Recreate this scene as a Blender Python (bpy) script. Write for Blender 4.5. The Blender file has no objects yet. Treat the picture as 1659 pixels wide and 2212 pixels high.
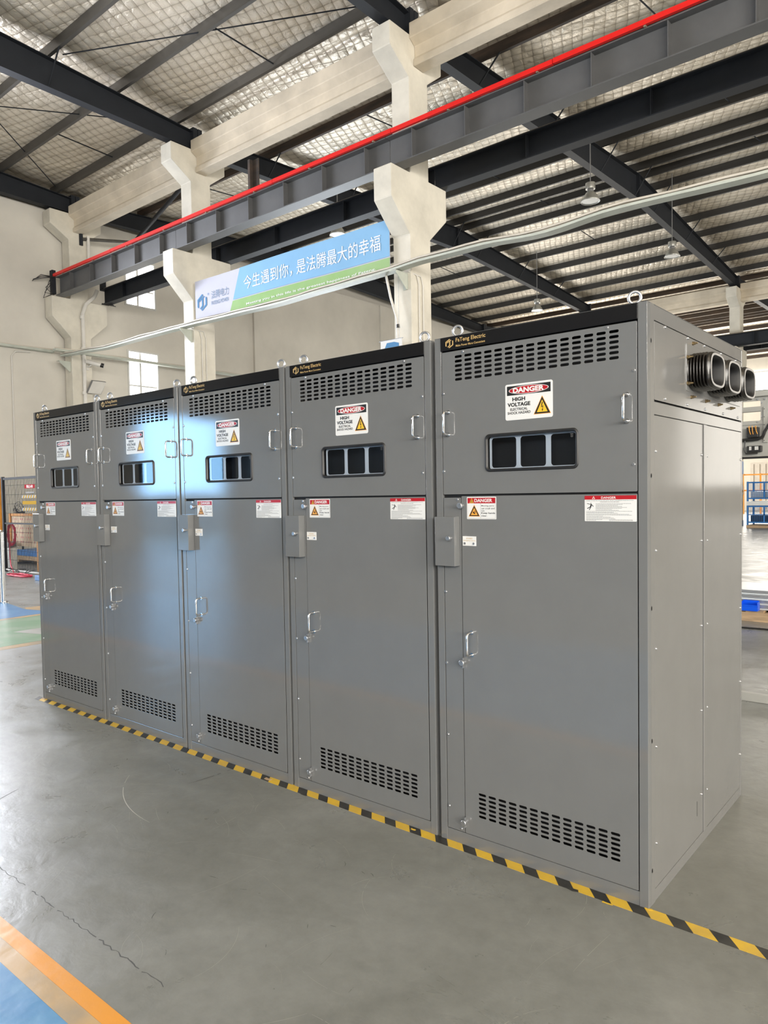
import bpy, bmesh, math, random
from mathutils import Vector, Matrix, noise
random.seed(7)
scene = bpy.context.scene
COL = scene.collection
pi = math.pi

# ------------------------------------------------------------------ camera
FPX = 1589.77
cam_d = bpy.data.cameras.new('camera')
cam = bpy.data.objects.new('camera', cam_d); COL.objects.link(cam)
yaw, pitch, roll = -0.7129, -0.0391, -0.0183
f = Vector((math.cos(pitch)*math.sin(yaw), math.cos(pitch)*math.cos(yaw), math.sin(pitch)))
r0 = Vector((math.cos(yaw), -math.sin(yaw), 0)); u0 = r0.cross(f)
r = r0*math.cos(roll)+u0*math.sin(roll); u = -r0*math.sin(roll)+u0*math.cos(roll)
cam.matrix_world = Matrix(((r.x, u.x, -f.x, 0.933), (r.y, u.y, -f.y, -2.6712), (r.z, u.z, -f.z, 1.5356), (0, 0, 0, 1)))
cam_d.sensor_fit = 'AUTO'; cam_d.sensor_width = 36
cam_d.lens = FPX/2212*36
cam_d.shift_x = 58.86/2212; cam_d.shift_y = 23.75/2212
cam_d.clip_start = 0.05; cam_d.clip_end = 300
scene.camera = cam

# ------------------------------------------------------------------ world, light, exposure
scene.view_settings.view_transform = 'Standard'
scene.view_settings.look = 'None'
scene.view_settings.exposure = -0.05
scene.view_settings.gamma = 1.0
scene.view_settings.use_curve_mapping = False
try:
    scene.cycles.use_denoising = True
    scene.cycles.max_bounces = 8
    scene.cycles.diffuse_bounces = 4
    scene.cycles.glossy_bounces = 4
    scene.cycles.sample_clamp_indirect = 6
except Exception: pass
w = bpy.data.worlds.new('overcast_sky'); scene.world = w; w.use_nodes = True
w.node_tree.nodes['Background'].inputs[0].default_value = (0.31, 0.62, 1.0, 1)
w.node_tree.nodes['Background'].inputs[1].default_value = 17

def area(name, loc, direction, sx, sy, power, color, spread=pi):
    d = bpy.data.lights.new(name, 'AREA'); d.shape = 'RECTANGLE'; d.size = sx; d.size_y = sy
    d.energy = power; d.color = color; d.spread = spread
    o = bpy.data.objects.new(name, d); COL.objects.link(o); o.location = loc
    o.rotation_euler = Vector(direction).to_track_quat('-Z', 'Y').to_euler()
    return o
WARM = (1.0, 0.95, 0.87); COOL = (0.86, 0.93, 1.0)
# added area lights standing for daylight from unseen windows behind the camera
for x, e in [(4, 900), (9.5, 1050), (14.5, 1050)]:
    area('window_daylight', (x, -13.3, 5.4), (0, 1, 0.05), 4.6, 2.8, e, WARM)
# added fill panels before the far side wall, larger than its windows
for x, e in [(-10, 1800), (8, 480)]:
    area('window_daylight', (x, 49.9, 4.6), (0, -1, 0.15), 14.0, 6.0, e, WARM)
# added daylight panels on the end walls, which have no openings there
area('window_daylight', (-18.3, 18.2, 2.6), (1, -0.05, 0.1), 6.0, 5.0, 1700, COOL)
area('window_daylight', (17.0, 17, 3.2), (-1, 0, 0.15), 16.0, 6.0, 2400, WARM)
area('window_daylight', (17.0, -6, 4.6), (-1, 0, 0.0), 12.0, 5.0, 3600, WARM)
area('window_daylight', (-18.35, 0.0, 2.4), (1, 0, 0.05), 6.0, 4.6, 750, (0.88, 0.92, 1.0))  # stands for an unseen door inferred from the floor shadow
area('window_daylight', (-18.35, 2.2, 6.4), (1, 0, -0.25), 5.4, 3.0, 1500, (0.86, 0.90, 1.0), 2.0)  # stands for an unseen high window, added for the floor glare
area('window_daylight', (-18.3, 39, 3.6), (1, 0, 0.35), 12.0, 5.4, 4200, WARM)  # added to brighten the third bay roof

# ------------------------------------------------------------------ materials
MATS = {}
def mat(name, color, rough=0.5, metal=0.0, var=0.0, vscale=3.0, bump=0.0, bscale=40.0, coat=0.0, emit=0.0, rvar=0.0, spec=0.5, color2=None, stretch=None):
    m = bpy.data.materials.new(name); m.use_nodes = True
    nt = m.node_tree; N = nt.nodes; L = nt.links
    b = N['Principled BSDF']
    b.inputs['Base Color'].default_value = (*color, 1)
    b.inputs['Roughness'].default_value = rough
    b.inputs['Metallic'].default_value = metal
    b.inputs['Specular IOR Level'].default_value = spec
    b.inputs['Coat Weight'].default_value = coat
    b.inputs['Coat Roughness'].default_value = 0.08
    if emit:
        b.inputs['Emission Color'].default_value = (*color, 1); b.inputs['Emission Strength'].default_value = emit
    tc = N.new('ShaderNodeTexCoord'); src = tc.outputs['Object']
    if stretch:
        mp = N.new('ShaderNodeMapping'); mp.inputs['Scale'].default_value = stretch
        L.new(src, mp.inputs['Vector']); src = mp.outputs[0]
    nz = N.new('ShaderNodeTexNoise'); nz.inputs['Scale'].default_value = vscale; nz.inputs['Detail'].default_value = 6
    nz.inputs['Roughness'].default_value = 0.6
    L.new(src, nz.inputs['Vector'])
    if var or color2:
        mx = N.new('ShaderNodeMix'); mx.data_type = 'RGBA'
        c2 = color2 or tuple(max(0, c*(1-var)) for c in color)
        c1 = color if color2 else tuple(min(1, c*(1+var*0.6)) for c in color)
        mx.inputs[6].default_value = (*c1, 1); mx.inputs[7].default_value = (*c2, 1)
        rp = N.new('ShaderNodeValToRGB'); rp.color_ramp.elements[0].position = 0.35; rp.color_ramp.elements[1].position = 0.68
        L.new(nz.outputs['Fac'], rp.inputs[0]); L.new(rp.outputs[0], mx.inputs[0]); L.new(mx.outputs[2], b.inputs['Base Color'])
    if rvar:
        mr = N.new('ShaderNodeMapRange'); mr.inputs['To Min'].default_value = max(0.02, rough-rvar); mr.inputs['To Max'].default_value = rough+rvar
        mr.inputs['From Min'].default_value = 0.3; mr.inputs['From Max'].default_value = 0.7
        L.new(nz.outputs['Fac'], mr.inputs['Value']); L.new(mr.outputs[0], b.inputs['Roughness'])
    if bump:
        n2 = N.new('ShaderNodeTexNoise'); n2.inputs['Scale'].default_value = bscale; n2.inputs['Detail'].default_value = 4
        bp = N.new('ShaderNodeBump'); bp.inputs['Strength'].default_value = bump; bp.inputs['Distance'].default_value = 0.01
        L.new(src, n2.inputs['Vector']); L.new(n2.outputs['Fac'], bp.inputs['Height']); L.new(bp.outputs[0], b.inputs['Normal'])
    MATS[name] = m
    return m

def paint_mat(name, color, rough, peel=0.05, warp=0.25, metal=0.0, spec=0.5):
    """sprayed sheet steel: fine orange peel and slow dents that bend the reflections"""
    m = mat(name, color, rough, metal, var=0.03, vscale=6, spec=spec)
    nt = m.node_tree; N = nt.nodes; L = nt.links; b = N['Principled BSDF']
    tc = N.new('ShaderNodeTexCoord')
    a = N.new('ShaderNodeTexNoise'); a.inputs['Scale'].default_value = 260; a.inputs['Detail'].default_value = 1
    c = N.new('ShaderNodeTexNoise'); c.inputs['Scale'].default_value = 2.2; c.inputs['Detail'].default_value = 0
    b1 = N.new('ShaderNodeBump'); b1.inputs['Strength'].default_value = warp; b1.inputs['Distance'].default_value = 0.02
    b2 = N.new('ShaderNodeBump'); b2.inputs['Strength'].default_value = peel; b2.inputs['Distance'].default_value = 0.001
    L.new(tc.outputs['Object'], a.inputs['Vector']); L.new(tc.outputs['Object'], c.inputs['Vector'])
    L.new(c.outputs['Fac'], b1.inputs['Height']); L.new(b1.outputs[0], b2.inputs['Normal'])
    L.new(a.outputs['Fac'], b2.inputs['Height']); L.new(b2.outputs[0], b.inputs['Normal'])
    return m

GREY = paint_mat('grey_paint', (0.158, 0.162, 0.164), 0.07, 0.05, 0.07, 0.0, 0.75)
DIVM = mat('pale_divider_paint', (0.60, 0.61, 0.63), 0.4, var=0.05)
WALLD = mat('shaded_brick_wall', (0.20, 0.195, 0.185), 0.8, var=0.15)  # wall colour darkened to cut fill light and reflections
GREYS = paint_mat('grey_gloss_side', (0.17, 0.17, 0.168), 0.10, 0.06, 0.10, 0.0, 0.9)
BLACKG = paint_mat('black_gloss_paint', (0.012, 0.012, 0.013), 0.09, 0.12, 0.05, 0.0, 0.2)
DARKIN = mat('dark_interior', (0.006, 0.006, 0.007), 0.6, var=0.3)  # shade of gaps, slots and hollows put into a near-black colour
CHROME = mat('chrome', (0.75, 0.75, 0.75), 0.14, 1.0, var=0.05, vscale=20)
ZINC = mat('zinc_plate', (0.55, 0.56, 0.58), 0.35, 0.9, var=0.15, vscale=30)
BRASS = mat('zinc_yellow_passivated', (0.32, 0.24, 0.13), 0.35, 0.9, var=0.4, vscale=60)
RUBBER = mat('black_rubber', (0.015, 0.015, 0.016), 0.45, var=0.2, vscale=20)
RESIN = mat('dark_brown_resin', (0.008, 0.0065, 0.0055), 0.25, var=0.3, vscale=10, spec=0.6)
RESINRIM = mat('grey_resin_rim', (0.30, 0.295, 0.29), 0.5, var=0.15, vscale=20)
STWHITE = mat('sticker_white', (0.72, 0.72, 0.71), 0.3, var=0.03)
STRED = mat('sticker_red', (0.42, 0.012, 0.02), 0.3, var=0.05)
STBLACK = mat('sticker_black', (0.018, 0.018, 0.018), 0.35, var=0.1)
STYEL = mat('sticker_yellow', (0.75, 0.46, 0.03), 0.35, var=0.05)
STORG = mat('sticker_orange', (0.80, 0.36, 0.05), 0.35, var=0.05)
STGREY = mat('sticker_print_grey', (0.20, 0.20, 0.20), 0.4, var=0.1)
GOLD = mat('gold_print', (0.62, 0.42, 0.17), 0.4, 0.2, var=0.1)
WALLM = mat('white_plaster', (0.69, 0.66, 0.60), 0.85, var=0.10, vscale=0.5, bump=0.15, bscale=9)
CONC = mat('cream_painted_concrete', (0.70, 0.665, 0.58), 0.8, var=0.14, vscale=1.6, bump=0.35, bscale=14)
CONCW = mat('cream_eaves_concrete', (0.68, 0.60, 0.48), 0.8, var=0.18, vscale=1.2, bump=0.35, bscale=10)
STEEL = mat('dark_grey_steel_paint', (0.022, 0.025, 0.031), 0.6, var=0.12, vscale=2, spec=0.25)
STEELC = mat('crane_beam_paint', (0.105, 0.107, 0.110), 0.5, var=0.12, vscale=2)
PURL = mat('galvanised_purlin', (0.10, 0.093, 0.083), 0.5, 0.4, var=0.25, vscale=1.5, stretch=(0.3, 3, 3))
PURD = mat('dark_painted_purlin', (0.040, 0.038, 0.036), 0.5, 0.2, var=0.2, vscale=1.5, stretch=(0.3, 3, 3))  # darker purlin tone, used over the far bay
RUST = mat('rusty_purlin', (0.085, 0.058, 0.042), 0.7, 0.1, vscale=3.0, color2=(0.035, 0.03, 0.027), stretch=(0.4, 3, 3))
REDBAR = mat('red_pvc', (0.75, 0.015, 0.012), 0.4, var=0.06)
RAILM = mat('steel_rail', (0.30, 0.26, 0.20), 0.5, 0.4, var=0.2)
TRAYM = mat('pale_cable_tray', (0.52, 0.55, 0.49), 0.5, var=0.1, vscale=4)
CABLEM = mat('cream_cable', (0.66, 0.61, 0.53), 0.5, var=0.1)
WHITEP = mat('white_plastic', (0.70, 0.68, 0.64), 0.4, var=0.08)
ASPH = mat('asphalt', (0.06, 0.06, 0.06), 0.8, var=0.2)
FRAMEW = mat('window_frame_white', (0.70, 0.70, 0.68), 0.4, var=0.05)
PANEM = mat('bright_window_pane', (1.0, 0.99, 0.97), 0.2, emit=6.5)
PANES = mat('bright_side_window_pane', (0.92, 0.96, 1.0), 0.2, emit=2.2)
BNBLUE = mat('banner_blue', (0.25, 0.47, 0.72), 0.85, spec=0.1, var=0.05, vscale=1)
BNGRN = mat('banner_green', (0.27, 0.46, 0.17), 0.85, spec=0.1, vscale=0.35, color2=(0.40, 0.54, 0.32))
BNWHT = mat('banner_white', (0.55, 0.56, 0.66), 0.85, spec=0.1, var=0.04, vscale=1)
BNTXT = mat('banner_lettering', (0.86, 0.86, 0.88), 0.85, spec=0.1, var=0.03)
BNLB = mat('banner_logo_blue', (0.10, 0.25, 0.46), 0.85, spec=0.1, var=0.05)
BNLG = mat('banner_logo_grey', (0.24, 0.32, 0.44), 0.85, spec=0.1, var=0.05)
YELP = mat('yellow_enamel', (0.72, 0.30, 0.04), 0.4, var=0.15, vscale=5)
BLUEP = mat('blue_enamel', (0.03, 0.16, 0.42), 0.45, var=0.15, vscale=5)
BLUEBIN = mat('blue_plastic', (0.0, 0.09, 0.75), 0.35, var=0.1)
WOOD = mat('pallet_wood', (0.42, 0.29, 0.17), 0.7, var=0.3, vscale=3, stretch=(1, 9, 9))
NOTY = mat('faded_notice_yellow', (0.42, 0.25, 0.03), 0.8, var=0.1, spec=0.1)  # yellow darkened to offset the strong door light
NOTR = mat('faded_notice_red', (0.30, 0.012, 0.02), 0.8, var=0.1, spec=0.1)  # red darkened likewise against the door light
TANB = mat('tan_board', (0.70, 0.55, 0.38), 0.7, var=0.15, vscale=4)
ALU = mat('aluminium_sheet', (0.62, 0.64, 0.66), 0.35, 0.8, var=0.2, vscale=2, stretch=(1, 1, 60))
PEARL = mat('white_film', (0.62, 0.66, 0.66), 0.25, var=0.1, vscale=5)
REDH = mat('red_hose', (0.55, 0.02, 0.06), 0.4, var=0.15)
TAPEY = mat('tape_yellow', (0.72, 0.46, 0.03), 0.4, vscale=8, color2=(0.58, 0.38, 0.06))
TAPEK = mat('tape_black', (0.018, 0.018, 0.018), 0.4, vscale=10, color2=(0.05, 0.048, 0.042))
LAMPM = mat('lamp_aluminium', (0.45, 0.45, 0.42), 0.35, 0.6, var=0.1)
LAMPIN = mat('lamp_diffuser', (0.55, 0.55, 0.53), 0.3, var=0.05)
CREAMB = mat('cream_metal', (0.60, 0.56, 0.50), 0.5, var=0.1)
LASERG = mat('grey_cabinet_inside', (0.33, 0.33, 0.31), 0.4, var=0.06)
SCUFFL = mat('scuff_light', (0.42, 0.41, 0.36), 0.5, var=0.2)
SCUFFD = mat('scuff_dark', (0.05, 0.05, 0.045), 0.6, var=0.2)

# glass: thin pane, reflection by Fresnel over clear
GLASS = bpy.data.materials.new('window_glass'); GLASS.use_nodes = True
nt = GLASS.node_tree; nt.nodes.clear()
o_ = nt.nodes.new('ShaderNodeOutputMaterial'); mx = nt.nodes.new('ShaderNodeMixShader'); fr = nt.nodes.new('ShaderNodeFresnel'); fr.inputs[0].default_value = 1.55
g = nt.nodes.new('ShaderNodeBsdfGlossy'); g.inputs['Roughness'].default_value = 0.02; t = nt.nodes.new('ShaderNodeBsdfTransparent')
t.inputs[0].default_value = (0.88, 0.91, 0.94, 1)
ge = nt.nodes.new('ShaderNodeNewGeometry'); m1 = nt.nodes.new('ShaderNodeMath'); m1.operation = 'SUBTRACT'; m1.inputs[0].default_value = 1; m2 = nt.nodes.new('ShaderNodeMath'); m2.operation = 'MULTIPLY'
nt.links.new(ge.outputs['Backfacing'], m1.inputs[1]); nt.links.new(fr.outputs[0], m2.inputs[0]); nt.links.new(m1.outputs[0], m2.inputs[1]); nt.links.new(m2.outputs[0], mx.inputs[0]); nt.links.new(t.outputs[0], mx.inputs[1]); nt.links.new(g.outputs[0], mx.inputs[2]); nt.links.new(mx.outputs[0], o_.inputs[0])

# polished, worn epoxy floor
FLOOR = bpy.data.materials.new('polished_grey_floor'); FLOOR.use_nodes = True
nt = FLOOR.node_tree; N = nt.nodes; L = nt.links; b = N['Principled BSDF']
tc = N.new('ShaderNodeTexCoord')
def nnoise(scale, detail=5, rough=0.6, vec=None, dist=0.0):
    n = N.new('ShaderNodeTexNoise'); n.inputs['Scale'].default_value = scale; n.inputs['Detail'].default_value = detail
    n.inputs['Roughness'].default_value = rough; n.inputs['Distortion'].default_value = dist
    L.new(vec or tc.outputs['Object'], n.inputs['Vector']); return n
def nramp(src, stops):
    rp = N.new('ShaderNodeValToRGB'); e = rp.color_ramp.elements
    e[0].position, e[0].color = stops[0][0], (*stops[0][1], 1); e[1].position, e[1].color = stops[-1][0], (*stops[-1][1], 1)
    for p, c in stops[1:-1]:
        k = e.new(p); k.color = (*c, 1)
    L.new(src, rp.inputs[0]); return rp
big = nnoise(0.7, 6, 0.62, dist=0.6)
cr = nramp(big.outputs['Fac'], [(0.28, (0.150, 0.151, 0.133)), (0.5, (0.208, 0.211, 0.193)), (0.72, (0.278, 0.282, 0.266))])
fine = nnoise(14, 6, 0.7)
fr2 = nramp(fine.outputs['Fac'], [(0.3, (0.88, 0.88, 0.88)), (0.7, (1.08, 1.08, 1.08))])
mm = N.new('ShaderNodeMix'); mm.data_type = 'RGBA'; mm.blend_type = 'MULTIPLY'; mm.inputs[0].default_value = 1
L.new(cr.outputs[0], mm.inputs[6]); L.new(fr2.outputs[0], mm.inputs[7]); L.new(mm.outputs[2], b.inputs['Base Color'])
rr = N.new('ShaderNodeMapRange'); rr.inputs['From Min'].default_value = 0.3; rr.inputs['From Max'].default_value = 0.7
rr.inputs['To Min'].default_value = 0.24; rr.inputs['To Max'].default_value = 0.42
rn = nnoise(2.2, 6, 0.7, dist=1.0); L.new(rn.outputs['Fac'], rr.inputs['Value']); L.new(rr.outputs[0], b.inputs['Roughness'])
b.inputs['Specular IOR Level'].default_value = 0.6
bp = N.new('ShaderNodeBump'); bp.inputs['Strength'].default_value = 0.22; bp.inputs['Distance'].default_value = 0.01
bn = nnoise(7, 5, 0.6, dist=0.4); L.new(bn.outputs['Fac'], bp.inputs['Height']); L.new(bp.outputs[0], b.inputs['Normal'])

def floor_paint(name, c1, c2, thr=(0.45, 0.6), rough=0.3):
    m = bpy.data.materials.new(name); m.use_nodes = True
    nt = m.node_tree; NN = nt.nodes; LL = nt.links; bb = NN['Principled BSDF']
    tcc = NN.new('ShaderNodeTexCoord'); n = NN.new('ShaderNodeTexNoise'); n.inputs['Scale'].default_value = 3; n.inputs['Detail'].default_value = 8
    rp = NN.new('ShaderNodeValToRGB'); rp.color_ramp.elements[0].position = thr[0]; rp.color_ramp.elements[1].position = thr[1]
    rp.color_ramp.elements[0].color = (*c1, 1); rp.color_ramp.elements[1].color = (*c2, 1)
    LL.new(tcc.outputs['Object'], n.inputs['Vector']); LL.new(n.outputs['Fac'], rp.inputs[0]); LL.new(rp.outputs[0], bb.inputs['Base Color'])
    bb.inputs['Roughness'].default_value = rough
    bp = NN.new('ShaderNodeBump'); bp.inputs['Strength'].default_value = 0.25; bp.inputs['Distance'].default_value = 0.01
    n2 = NN.new('ShaderNodeTexNoise'); n2.inputs['Scale'].default_value = 9; n2.inputs['Detail'].default_value = 5
    LL.new(tcc.outputs['Object'], n2.inputs['Vector']); LL.new(n2.outputs['Fac'], bp.inputs['Height']); LL.new(bp.outputs[0], bb.inputs['Normal'])
    return m
FBLUE = floor_paint('blue_floor_paint', (0.06, 0.22, 0.46), (0.10, 0.28, 0.50))
FGREEN = floor_paint('green_floor_paint', (0.16, 0.32, 0.18), (0.24, 0.36, 0.24))
FTAN = floor_paint('worn_tan_floor_paint', (0.50, 0.34, 0.17), (0.34, 0.27, 0.18))
FORANGE = floor_paint('orange_floor_paint', (0.72, 0.30, 0.03), (0.62, 0.27, 0.05), (0.5, 0.75))
FWHITE = floor_paint('white_floor_paint', (0.45, 0.45, 0.42), (0.38, 0.38, 0.35))

# quilted foil roof insulation
QUILT = bpy.data.materials.new('quilted_foil_insulation'); QUILT.use_nodes = True
nt = QUILT.node_tree; N = nt.nodes; L = nt.links; b = N['Principled BSDF']
tc = N.new('ShaderNodeTexCoord')
def vdot(vec):
    n = N.new('ShaderNodeVectorMath'); n.operation = 'DOT_PRODUCT'; n.inputs[1].default_value = vec
    L.new(tc.outputs['Object'], n.inputs[0]); return n.outputs['Value']
def M_(op, a, bb=None, cc=None):
    n = N.new('ShaderNodeMath'); n.operation = op
    for i, v in enumerate((a, bb, cc)):
        if v is None: continue
        if isinstance(v, (int, float)): n.inputs[i].default_value = v
        else: L.new(v, n.inputs[i])
    return n.outputs[0]
wob = nnoise(1.3, 2)
wo = M_('MULTIPLY', M_('SUBTRACT', wob.outputs['Fac'], 0.5), 0.5)
uu = M_('ADD', vdot((4.79, 2.0, 0)), wo); vv = M_('ADD', vdot((-1.0, 4.23, 0)), wo)
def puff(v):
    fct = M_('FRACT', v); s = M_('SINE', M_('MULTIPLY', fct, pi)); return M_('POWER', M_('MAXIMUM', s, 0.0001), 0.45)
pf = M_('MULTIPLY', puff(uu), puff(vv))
seam = M_('PINGPONG', M_('MULTIPLY', vdot((1, 0, 0)), 0.8), 0.5)
seamh = M_('MULTIPLY', M_('LESS_THAN', seam, 0.012), 0.4)
wr = nnoise(5.5, 4, 0.6, dist=1.2); wr2 = nnoise(1.1, 3, 0.6)
hh = M_('ADD', M_('ADD', pf, M_('MULTIPLY', wr.outputs['Fac'], 1.9)), M_('ADD', M_('MULTIPLY', wr2.outputs['Fac'], 9.0), seamh))
bp = N.new('ShaderNodeBump'); bp.inputs['Strength'].default_value = 0.6; bp.inputs['Distance'].default_value = 0.022
L.new(hh, bp.inputs['Height']); L.new(bp.outputs[0], b.inputs['Normal'])
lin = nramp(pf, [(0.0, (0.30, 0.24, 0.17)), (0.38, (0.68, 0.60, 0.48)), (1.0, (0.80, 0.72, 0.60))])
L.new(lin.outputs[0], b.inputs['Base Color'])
b.inputs['Metallic'].default_value = 0.32; b.inputs['Roughness'].default_value = 0.40

# ------------------------------------------------------------------ mesh helpers
class MB:
    def __init__(s): s.v = []; s.f = []; s.m = []; s.s = []; s.mats = []
    def mi(s, m):
        if m not in s.mats: s.mats.append(m)
        return s.mats.index(m)
    def add(s, vs, fs, m, smooth=False):
        k = len(s.v); s.v += [tuple(v) for v in vs]; i = s.mi(m)
        for q in fs: s.f.append(tuple(k+a for a in q)); s.m.append(i); s.s.append(smooth)
        return s
    def box(s, x0, x1, y0, y1, z0, z1, m):
        vs = [(x, y, z) for z in (z0, z1) for y in (y0, y1) for x in (x0, x1)]
        return s.add(vs, [(0, 2, 3, 1), (4, 5, 7, 6), (0, 1, 5, 4), (2, 6, 7, 3), (0, 4, 6, 2), (1, 3, 7, 5)], m)
    def prism(s, poly, a0, a1, axis, m):
        """poly of (p,q) extruded along axis; axis x: (y,z); y: (x,z); z: (x,y)"""
        def P(p, a): return {'x': (a, p[0], p[1]), 'y': (p[0], a, p[1]), 'z': (p[0], p[1], a)}[axis]
        n = len(poly); vs = [P(p, a0) for p in poly]+[P(p, a1) for p in poly]
        fs = [(i, (i+1) % n, n+(i+1) % n, n+i) for i in range(n)]+[tuple(range(n))[::-1], tuple(range(n, 2*n))]
        return s.add(vs, fs, m)
    def cyl(s, p0, p1, r0, m, r1=None, n=16, cap=True, smooth=True):
        p0, p1 = Vector(p0), Vector(p1); r1 = r0 if r1 is None else r1
        d = (p1-p0).normalized(); a = d.orthogonal().normalized(); c = d.cross(a)
        vs = []
        for p, rr_ in ((p0, r0), (p1, r1)):
            vs += [p+(a*math.cos(2*pi*i/n)+c*math.sin(2*pi*i/n))*rr_ for i in range(n)]
        s.add(vs, [(i, (i+1) % n, n+(i+1) % n, n+i) for i in range(n)], m, smooth)
        if cap:
            s.add(vs[:n], [tuple(range(n))[::-1]], m); s.add(vs[n:], [tuple(range(n))], m)
        return s
    def tube(s, pts, rad, m, n=8, closed=False):
        pts = [Vector(p) for p in pts]; k = len(pts); rings = []
        up = None
        for i, p in enumerate(pts):
            a = pts[(i-1) % k] if (i or closed) else p; c = pts[(i+1) % k] if (i < k-1 or closed) else p
            d = (c-a).normalized()
            if up is None: up = d.orthogonal().normalized()
            else: up = pd.rotation_difference(d) @ up
            up = (up-d*up.dot(d)).normalized(); pd = d; sd = d.cross(up)
            rings.append([p+(up*math.cos(2*pi*j/n)+sd*math.sin(2*pi*j/n))*rad for j in range(n)])
        vs = [v for rg in rings for v in rg]; fs = []
        for i in range(k if closed else k-1):
            i2 = (i+1) % k
            for j in range(n): fs.append((i*n+j, i*n+(j+1) % n, i2*n+(j+1) % n, i2*n+j))
        s.add(vs, fs, m, True)
        if not closed: s.add(rings[0], [tuple(range(n))[::-1]], m); s.add(rings[-1], [tuple(range(n))], m)
        return s
    def rings(s, rs, m, close=True, smooth=True, cap0=False, cap1=False):
        n = len(rs[0]); vs = [v for rg in rs for v in rg]; fs = []
        for i in range(len(rs)-1):
            for j in range(n): fs.append((i*n+j, i*n+(j+1) % n, (i+1)*n+(j+1) % n, (i+1)*n+j))
        s.add(vs, fs, m, smooth)
        if cap0: s.add(rs[0], [tuple(range(n))[::-1]], m)
        if cap1: s.add(rs[-1], [tuple(range(n))], m)
        return s
    def flat(s, poly, y, m):
        """polygon of (x,z) facing -y"""
        return s.add([(p[0], y, p[1]) for p in poly], [tuple(range(len(poly)))], m)
    def build(s, name, parent=None, bevel=0.0, seg=2):
        me = bpy.data.meshes.new(name); me.from_pydata(s.v, [], s.f); me.update()
        for m in s.mats: me.materials.append(m)
        me.polygons.foreach_set('material_index', s.m); me.polygons.foreach_set('use_smooth', s.s)
        o = bpy.data.objects.new(name, me); COL.objects.link(o)
        if parent is not None: o.parent = parent
        if bevel:
            bm = bmesh.new(); bm.from_mesh(me); bmesh.ops.remove_doubles(bm, verts=bm.verts, dist=1e-6)
            bmesh.ops.recalc_face_normals(bm, faces=bm.faces); bm.to_mesh(me); bm.free()
            md = o.modifiers.new('bevel', 'BEVEL'); md.width = bevel; md.segments = seg; md.limit_method = 'ANGLE'; md.angle_limit = 0.6
        return o

def tag(o, label=None, cat=None, group=None, kind=None):
    if label: o['label'] = label
    if cat: o['category'] = cat
    if group: o['group'] = group
    if kind: o['kind'] = kind
    return o
def empty(name, loc, label=None, cat=None, group=None, rz=0):
    o = bpy.data.objects.new(name, None); COL.objects.link(o); o.location = loc; o.rotation_euler = (0, 0, rz)
    o.empty_display_size = 0.1
    return tag(o, label, cat, group)
def copy_tree(o, parent=None):
    c = o.copy(); COL.objects.link(c)
    if parent is not None: c.parent = parent
    for ch in list(o.children): copy_tree(ch, c)
    return c

_txt = {}
def text_shape(body, bold=0.0):
    key = (body, bold)
    if key in _txt: return _txt[key]
    cu = bpy.data.curves.new('t', 'FONT'); cu.body = body; cu.size = 1; cu.offset = bold; cu.resolution_u = 3; cu.fill_mode = 'FRONT'
    ob = bpy.data.objects.new('t', cu); me = bpy.data.meshes.new_from_object(ob)
    vs = [(v.co.x, v.co.y) for v in me.vertices]; fs = [tuple(p.vertices) for p in me.polygons]
    bpy.data.objects.remove(ob); bpy.data.curves.remove(cu); bpy.data.meshes.remove(me)
    _txt[key] = (vs, fs); return vs, fs
def put_text(mb, body, x0, x1, z0, z1, y, m, bold=0.0, depth_axis='y', skew=0.0, fn=None):
    """fit lettering in the box x0..x1, z0..z1 (facing -y)"""
    vs, fs = text_shape(body, bold)
    if not vs: return
    ax, bx = min(v[0] for v in vs), max(v[0] for v in vs); az, bz = min(v[1] for v in vs), max(v[1] for v in vs)
    out = []
    for a, c in vs:
        X = x0+(a-ax)/(bx-ax)*(x1-x0); Z = z0+(c-az)/(bz-az)*(z1-z0)
        out.append(fn(X, Z, y) if fn else (X, y, Z))
    mb.add(out, fs, m)

def loop_rrect(x0, x1, z0, z1, rad, n=5):
    pts = []
    for cx, cz, a0 in ((x1-rad, z1-rad, 0), (x0+rad, z1-rad, pi/2), (x0+rad, z0+rad, pi), (x1-rad, z0+rad, 1.5*pi)):
        for i in range(n+1):
            a = a0+pi/2*i/n; pts.append((cx+rad*math.cos(a), cz+rad*math.sin(a)))
    return pts
def plate(loops, y_front, t, m, name, parent, bevel=0.0012, plane='xz'):
    """sheet with real holes. loops[0] outer. front face at y_front facing -y, thickness t to +y."""
    cu = bpy.data.curves.new(name, 'CURVE'); cu.dimensions = '2D'; cu.fill_mode = 'BOTH'
    cu.extrude = max(t/2-bevel, 0.0001); cu.bevel_depth = bevel; cu.bevel_resolution = 1; cu.offset = -bevel
    for lp in loops:
        sp = cu.splines.new('POLY'); sp.points.add(len(lp)-1); sp.use_cyclic_u = True
        for p, q in zip(sp.points, lp): p.co = (q[0], q[1], 0, 1)
    ob = bpy.data.objects.new(name, cu); me = bpy.data.meshes.new_from_object(ob); bpy.data.objects.remove(ob); bpy.data.curves.remove(cu)
    if plane == 'xz':   # (a,b,c) -> (a, -c, b) so +c faces -y
        me.transform(Matrix(((1, 0, 0, 0), (0, 0, -1, y_front+t/2), (0, 1, 0, 0), (0, 0, 0, 1))))
    else:               # 'yz' facing +x : (a,b,c) -> (c, a, b)
        me.transform(Matrix(((0, 0, 1, y_front-t/2), (1, 0, 0, 0), (0, 1, 0, 0), (0, 0, 0, 1))))
    me.materials.clear(); me.materials.append(m)
    for p in me.polygons: p.material_index = 0; p.use_smooth = False
    me.name = name
    o = bpy.data.objects.new(name, me); COL.objects.link(o)
    if parent is not None: o.parent = parent
    return o

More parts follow.
